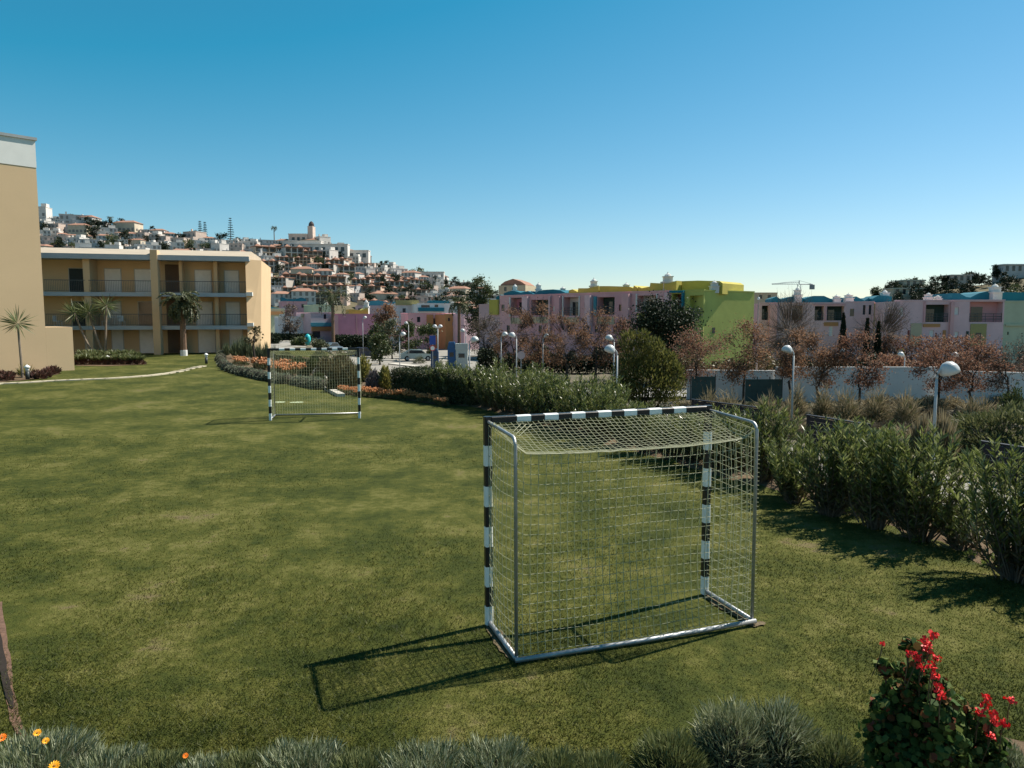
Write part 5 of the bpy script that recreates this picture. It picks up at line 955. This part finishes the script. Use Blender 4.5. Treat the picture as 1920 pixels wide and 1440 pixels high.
def villa(w, d, h, wall, tile, kind):
    g = thing('hill_house', '', 'house'); m = MB(); m.box(-w/2, w/2, -d/2, d/2, -3, h)
    if kind == 2: m.box(-w/2, -w*.1, -d/2-2.5, -d/2-.003, -3, h*.55); m.box(w*.1, w*.42, -d*.2, d*.3, h+.003, h+2.4)
    if kind == 1: m.box(-w*.1, w/2, -d/2-2, -d/2-.003, -3, h*.5)
    m.build('wall', wall, g); r_ = MB()
    if kind in (0, 3):
        e = .5; r_.add([(-w/2-e, -d/2-e, h+.01), (w/2+e, -d/2-e, h+.01), (w/2+e, d/2+e, h+.01), (-w/2-e, d/2+e, h+.01), (-w/2+d*.35, 0, h+1.7), (w/2-d*.35, 0, h+1.7)], [(3, 2, 1, 0), (0, 1, 5, 4), (2, 3, 4, 5), (1, 2, 5), (3, 0, 4)])
    else: r_.box(-w/2-.15, w/2+.15, -d/2-.15, d/2+.15, h+.004, h+.3)
    r_.build('roof', tile, g); k = int(w/2.6)
    for fl in range(max(1, int(h//2.9))):
        for i in range(k):
            x = -w/2+(i+.5)*w/k; ww = rngs(.5, .9); z = .5+fl*2.9
            if rng.random() < .15: continue
            m = MB(); m.box(x-ww, x+ww, -d/2-.06, -d/2-.004, z, z+1.7+rngs(0, .3)); m.build('window', hglass, g)
    m = MB(); [m.box(w/2+.004, w/2+.06, y0, y0+1.1, .8, 2.2) for y0 in (-d*.3, d*.1)]; m.build('window', glass, g)
    m = MB(); m.box(-w*.3, -w*.3+.8, 0, .8, h+.3, h+2.2); m.build('chimney', wall, g); return g
def terrace(w, wall):
    g = thing('terrace_house', '', 'house'); m = MB(); m.box(-w/2, w/2, -2, 4, -3, 5.4); [m.box(-w/2+i*w/4, -w/2+i*w/4+.5, -4.2, -2.003, -3, 5.2) for i in range(5)]; m.box(-w/2, w/2+.5, -4.25, -2.003, 2.4, 2.9); m.build('wall', wall, g)
    m = MB(); m.box(-w/2-.2, w/2+.7, -4.5, 4.2, 5.403, 5.8); [m.add([(-w/2+i*w/4+.1, -4.4, 5.81), (-w/2+(i+1)*w/4-.1, -4.4, 5.81), (-w/2+(i+1)*w/4-.1, -.5, 5.81), (-w/2+i*w/4+.1, -.5, 5.81), (-w/2+(i+.5)*w/4, -2.4, 7.2)], [(0, 1, 4), (1, 2, 4), (2, 3, 4), (3, 0, 4)]) for i in range(0, 4, 2)]; m.build('roof', terr, g)
    for z in (0, 3.0):
        for i in range(4): m = MB(); m.box(-w/2+i*w/4+.6, -w/2+(i+1)*w/4-.2, -2.06, -2.004, z, z+2.1); m.build('opening', hglass, g)
    return g
V_ = [villa(12, 9, 5.8, hw_, terr, 0), villa(14, 9, 6, hw_, hw_, 2), villa(10, 8, 6.2, hp_, hp_, 1), villa(13, 9, 5.6, hc_, terr, 3), villa(16, 8, 6, hg_, hg_, 1), villa(9, 8, 8.6, hw_, hw_, 2)]
VL = ['white house with red tiled roof', 'white flat roofed house with roof room', 'pinkish flat roofed house', 'cream house with tiled roof', 'long grey white flat house', 'tall white three level house']
TR_ = [terrace(15, ho_), terrace(13, hq_)]; us = set(); placed = []
def put(k, px, t, lst, lab, grp, sc=1.0):
    o_ = lst[k]; p = hp(px, t); rz = rngs(-.5, .75); key = (id(lst), k)
    if key not in us: us.add(key); ob = o_; ob.location = p; ob.rotation_euler = (0, 0, rz)
    else: ob = dup(o_, tuple(p), rz, sc)
    tag(ob, lab, 'house', grp)
for row in range(9):
    t = 1.0-row*.088; px = 62+rngs(0, 20)
    while px < 940:
        orng = 480 < px < 800 and t < .86 and rng.random() < .5
        if orng:
            k = random.choice([0, 1]); put(k, px, t+rngs(-.02, .02), TR_, ['ochre', 'pale'][k]+' terraced house with red roofs on the lower hillside', ['ochre hillside terraces', 'pale hillside terraces'][k], rngs(.5, .85)); px += rngs(24, 40)
        else:
            k = random.choice([0, 1, 1, 2, 2, 3, 4, 5]); zone = 'along the crest of the distant hill' if row == 0 else ('on the upper slope of the distant hill' if row < 4 else 'on the lower slope of the distant hill')
            put(k, px, t+rngs(-.025, .02), V_, VL[k]+' '+zone, VL[k]+'s '+zone, rngs(.42, .8)); px += rngs(15, 29)*(1+.1*row)
# crest villa with tower, white terraces below it
p = hp(577, .99); g = thing('crest_villa', 'large pale villa with a dark topped tower on the hill crest', 'house', p); m = MB(); m.box(-8, 3, -4, 4, -3, 7); m.box(3.003, 6, -3, 3, -3, 12); m.build('wall', hp_, g); m = MB(); m.box(-8.2, 2.9, -4.2, 4.2, 7.003, 7.5); m.build('roof', hw_, g); m = MB(); m.lathe([(1.7, 12.003), (1.6, 13.5), (.9, 14.6), (.1, 15.2)], (4.5, 0, 0), 12); m.build('tower_cap', M('dark_tile', (.06, .05, .05), .8), g)
for x in (-6, -3, 0): m = MB(); m.box(x, x+1.6, -4.06, -4.004, 3.4, 5.4); m.build('window', glass, g)
for px, t, w, lab in [(610, .9, 30, 'long white retaining terrace just below the crest villa'), (655, .93, 26, 'white arched terrace block at the right shoulder of the hill'), (575, .93, 22, 'white arcade block under the crest villa'), (800, .97, 22, 'long white block near the right end of the hill')]:
    p = hp(px, t); g = thing('white_terrace', lab, 'building', p); m = MB(); m.box(-w/2, w/2, -3, 3, -4, 5); m.build('wall', hw_, g); m = MB(); m.box(-w/2-.2, w/2+.2, -3.2, 3.2, 5.003, 5.4); m.build('roof', hw_, g)
    for x in np.arange(-w/2+1, w/2-2, 3.6): m = MB(); m.box(x, x+2, -3.06, -3.004, 1.2, 3.6); m.build('window', glass, g)
# hill trees
def hill_tree(h, cr, mt, n=650):
    return tree('hill_tree', '', 'tree', (0, 0, 0), h, cr, .25, mt, n, .9, bark_d, 2, .7, 4, None, .15, 0, .3)
HT = [hill_tree(7, 3.2, dark_m), hill_tree(6, 3.8, green_m), hill_tree(8.5, 2.6, dark_m)]; HL = ['dark round tree', 'green spreading tree', 'tall dark tree']; us2 = set()
def put_tree(k, p, sc, where):
    if k not in us2: us2.add(k); ob = HT[k]; ob.location = p
    else: ob = dup(HT[k], tuple(p), rngs(0, 6), sc)
    tag(ob, HL[k]+' '+where, 'tree', HL[k]+'s '+where)
for i in range(190):
    px = rngs(64, 930); t = rngs(.25, 1.0); put_tree(random.choice([0, 0, 1, 2]), hp(px, t), rngs(.5, .9)*(.75 if 470 < px < 700 else 1), 'among the houses of the distant hill')
for px in (868, 880, 893, 905, 915, 925, 938, 948, 80, 100, 143, 150, 160, 170, 190, 196, 210, 230, 240, 300, 372, 378, 425, 455, 480, 730, 740, 760, 822, 850): put_tree(random.choice([0, 2]), hp(px, 1.0), rngs(.5, .95), 'standing on the skyline of the distant hill')
for i, (px, top, lab) in enumerate([(386, 414, 'narrow pointed pine on the skyline, left of the pair'), (395, 416, 'narrow pointed pine on the skyline, right of the pair'), (442, 408, 'tall tiered pine standing alone on the hill crest')]):
    p = hp(px, 1.0); h = atY(px, top, p[1])[2]-p[2]; g = thing('tiered_pine', lab, 'tree', p); m = MB(); m.tube([(0, 0, 0), (0, 0, h)], [.3, .06], 6); m.build('trunk', bark_d, g); P = []; D = []
    for z in np.linspace(h*.15, h*.97, 11): a = rng.random(46)*2*pi; q = rng.random(46)*(1-z/h)*(2.4 if i == 2 else 1.5); P.append(np.stack([q*np.cos(a), q*np.sin(a), z-.1*q], 1)); D.append(np.stack([np.cos(a), np.sin(a), .1+0*a], 1))
    leaves('crown', np.concatenate(P), np.concatenate(D), .9, .5, dark_m, g)
for px, top, lab, ln in [(522, 424, 'lone thin trunked palm on the hill crest', 2.4), (215, 406, 'leaning palm on the skyline near the left end of the hill', 2.8), (1000, 0, '', 0)]:
    if ln: p = hp(px, 1.0); h = atY(px, top, p[1])[2]-p[2]-1; palm(lab, tuple(p), h, ln, 30, .25, False, 2.2, (h*.35 if px == 215 else 0, 0), nl=26, lw=.3)
# right hill
hp = hill('hill', [(1560, 592), (1610, 572), (1650, 552), (1700, 545), (1760, 538), (1830, 532), (1880, 520), (1960, 510), (2100, 505)], 170, 260, hill_m, 14)
for px, t, w, h, mt, lab in [(1697, 1.0, 7, 4.5, hc_, 'pale house at the left end of the right hand hill'), (1692, .8, 12, 4.5, hc_, 'wide cream block below the trees of the right hand hill'), (1783, 1.0, 7, 4.5, hp_, 'cream house between trees on the right hand hill'), (1890, 1.0, 12, 5, hg_, 'grey building on top of the right hand hill')]:
    p = hp(px, t); h *= .72; g = thing('hill_villa', lab, 'house', p); m = MB(); m.box(-w/2, w/2, -3, 3, -3, h); m.build('wall', mt, g); m = MB(); m.box(-w/2-.3, w/2+.3, -3.3, 3.3, h+.003, h+.4); m.build('roof', mt, g)
    for x in np.arange(-w/2+.8, w/2-1, 2.2): m = MB(); m.box(x, x+1, -3.05, -3.004, 1.6, 3.4); m.build('window', glass, g)
for i in range(95):
    px = rngs(1632, 1975); t = 1.0 if i < 34 else rngs(.45, .95); put_tree(random.choice([0, 0, 1, 2]), hp(px, t), rngs(.36, .62), 'covering the right hand hill')
for px, top in [(1664, 521), (1808, 504), (1828, 509), (1745, 512), (1860, 500)]:
    p = hp(px, 1.0); s = (atY(px, top, p[1])[2]-p[2])/7; put_tree(0, p, max(.4, s*.8), 'covering the right hand hill')
# ------------------------------------------------------------------ crane
Yc = 320; p0 = atY(1497, 575, Yc); z1 = atY(1497, 533, Yc)[2]; x0 = atY(1447, 533, Yc)[0]; x1 = atY(1524, 536, Yc)[0]; zt = atY(1497, 526, Yc)[2]
g = thing('tower_crane', 'tower crane with long jib far beyond the mauve houses', 'crane', (p0[0], Yc, -2)); o = (p0[0], Yc, -2); cm = M('crane_steel', (.3, .33, .36), .6)
m = MB(o)
for sx in (-.7, .7): m.tube([(p0[0]+sx, Yc, -2), (p0[0]+sx, Yc, z1)], .14, 4)
zz = np.arange(-2, z1, 1.4); m.tube([(p0[0]+(.7 if i % 2 else -.7), Yc, z) for i, z in enumerate(zz)], .09, 3); m.tube([(p0[0], Yc, z1), (p0[0], Yc, zt)], .2, 4); m.build('mast', cm, g)
m = MB(o)
for dz in (0, 1.0): m.tube([(x0, Yc, z1+dz*.2), (p0[0], Yc, z1+dz)], .1, 4)
m.tube([(x0, Yc, z1+.1), (p0[0], Yc, zt)], .06, 3); m.tube([(x0+(p0[0]-x0)*i/24, Yc, z1+(.2+.8*i/24 if i % 2 else 0)) for i in range(25)], .07, 3); m.build('jib', cm, g)
m = MB(o); m.tube([(p0[0], Yc, z1), (x1, Yc, z1)], .2, 4); m.tube([(x1, Yc, z1), (p0[0], Yc, zt)], .06, 3); m.build('counter_jib', cm, g); m = MB(o); m.box(x1-1.2, x1+.6, Yc-.6, Yc+.6, z1-2.2, z1-.21); m.build('counterweight', M('concrete_grey', (.3, .3, .3), .9), g)
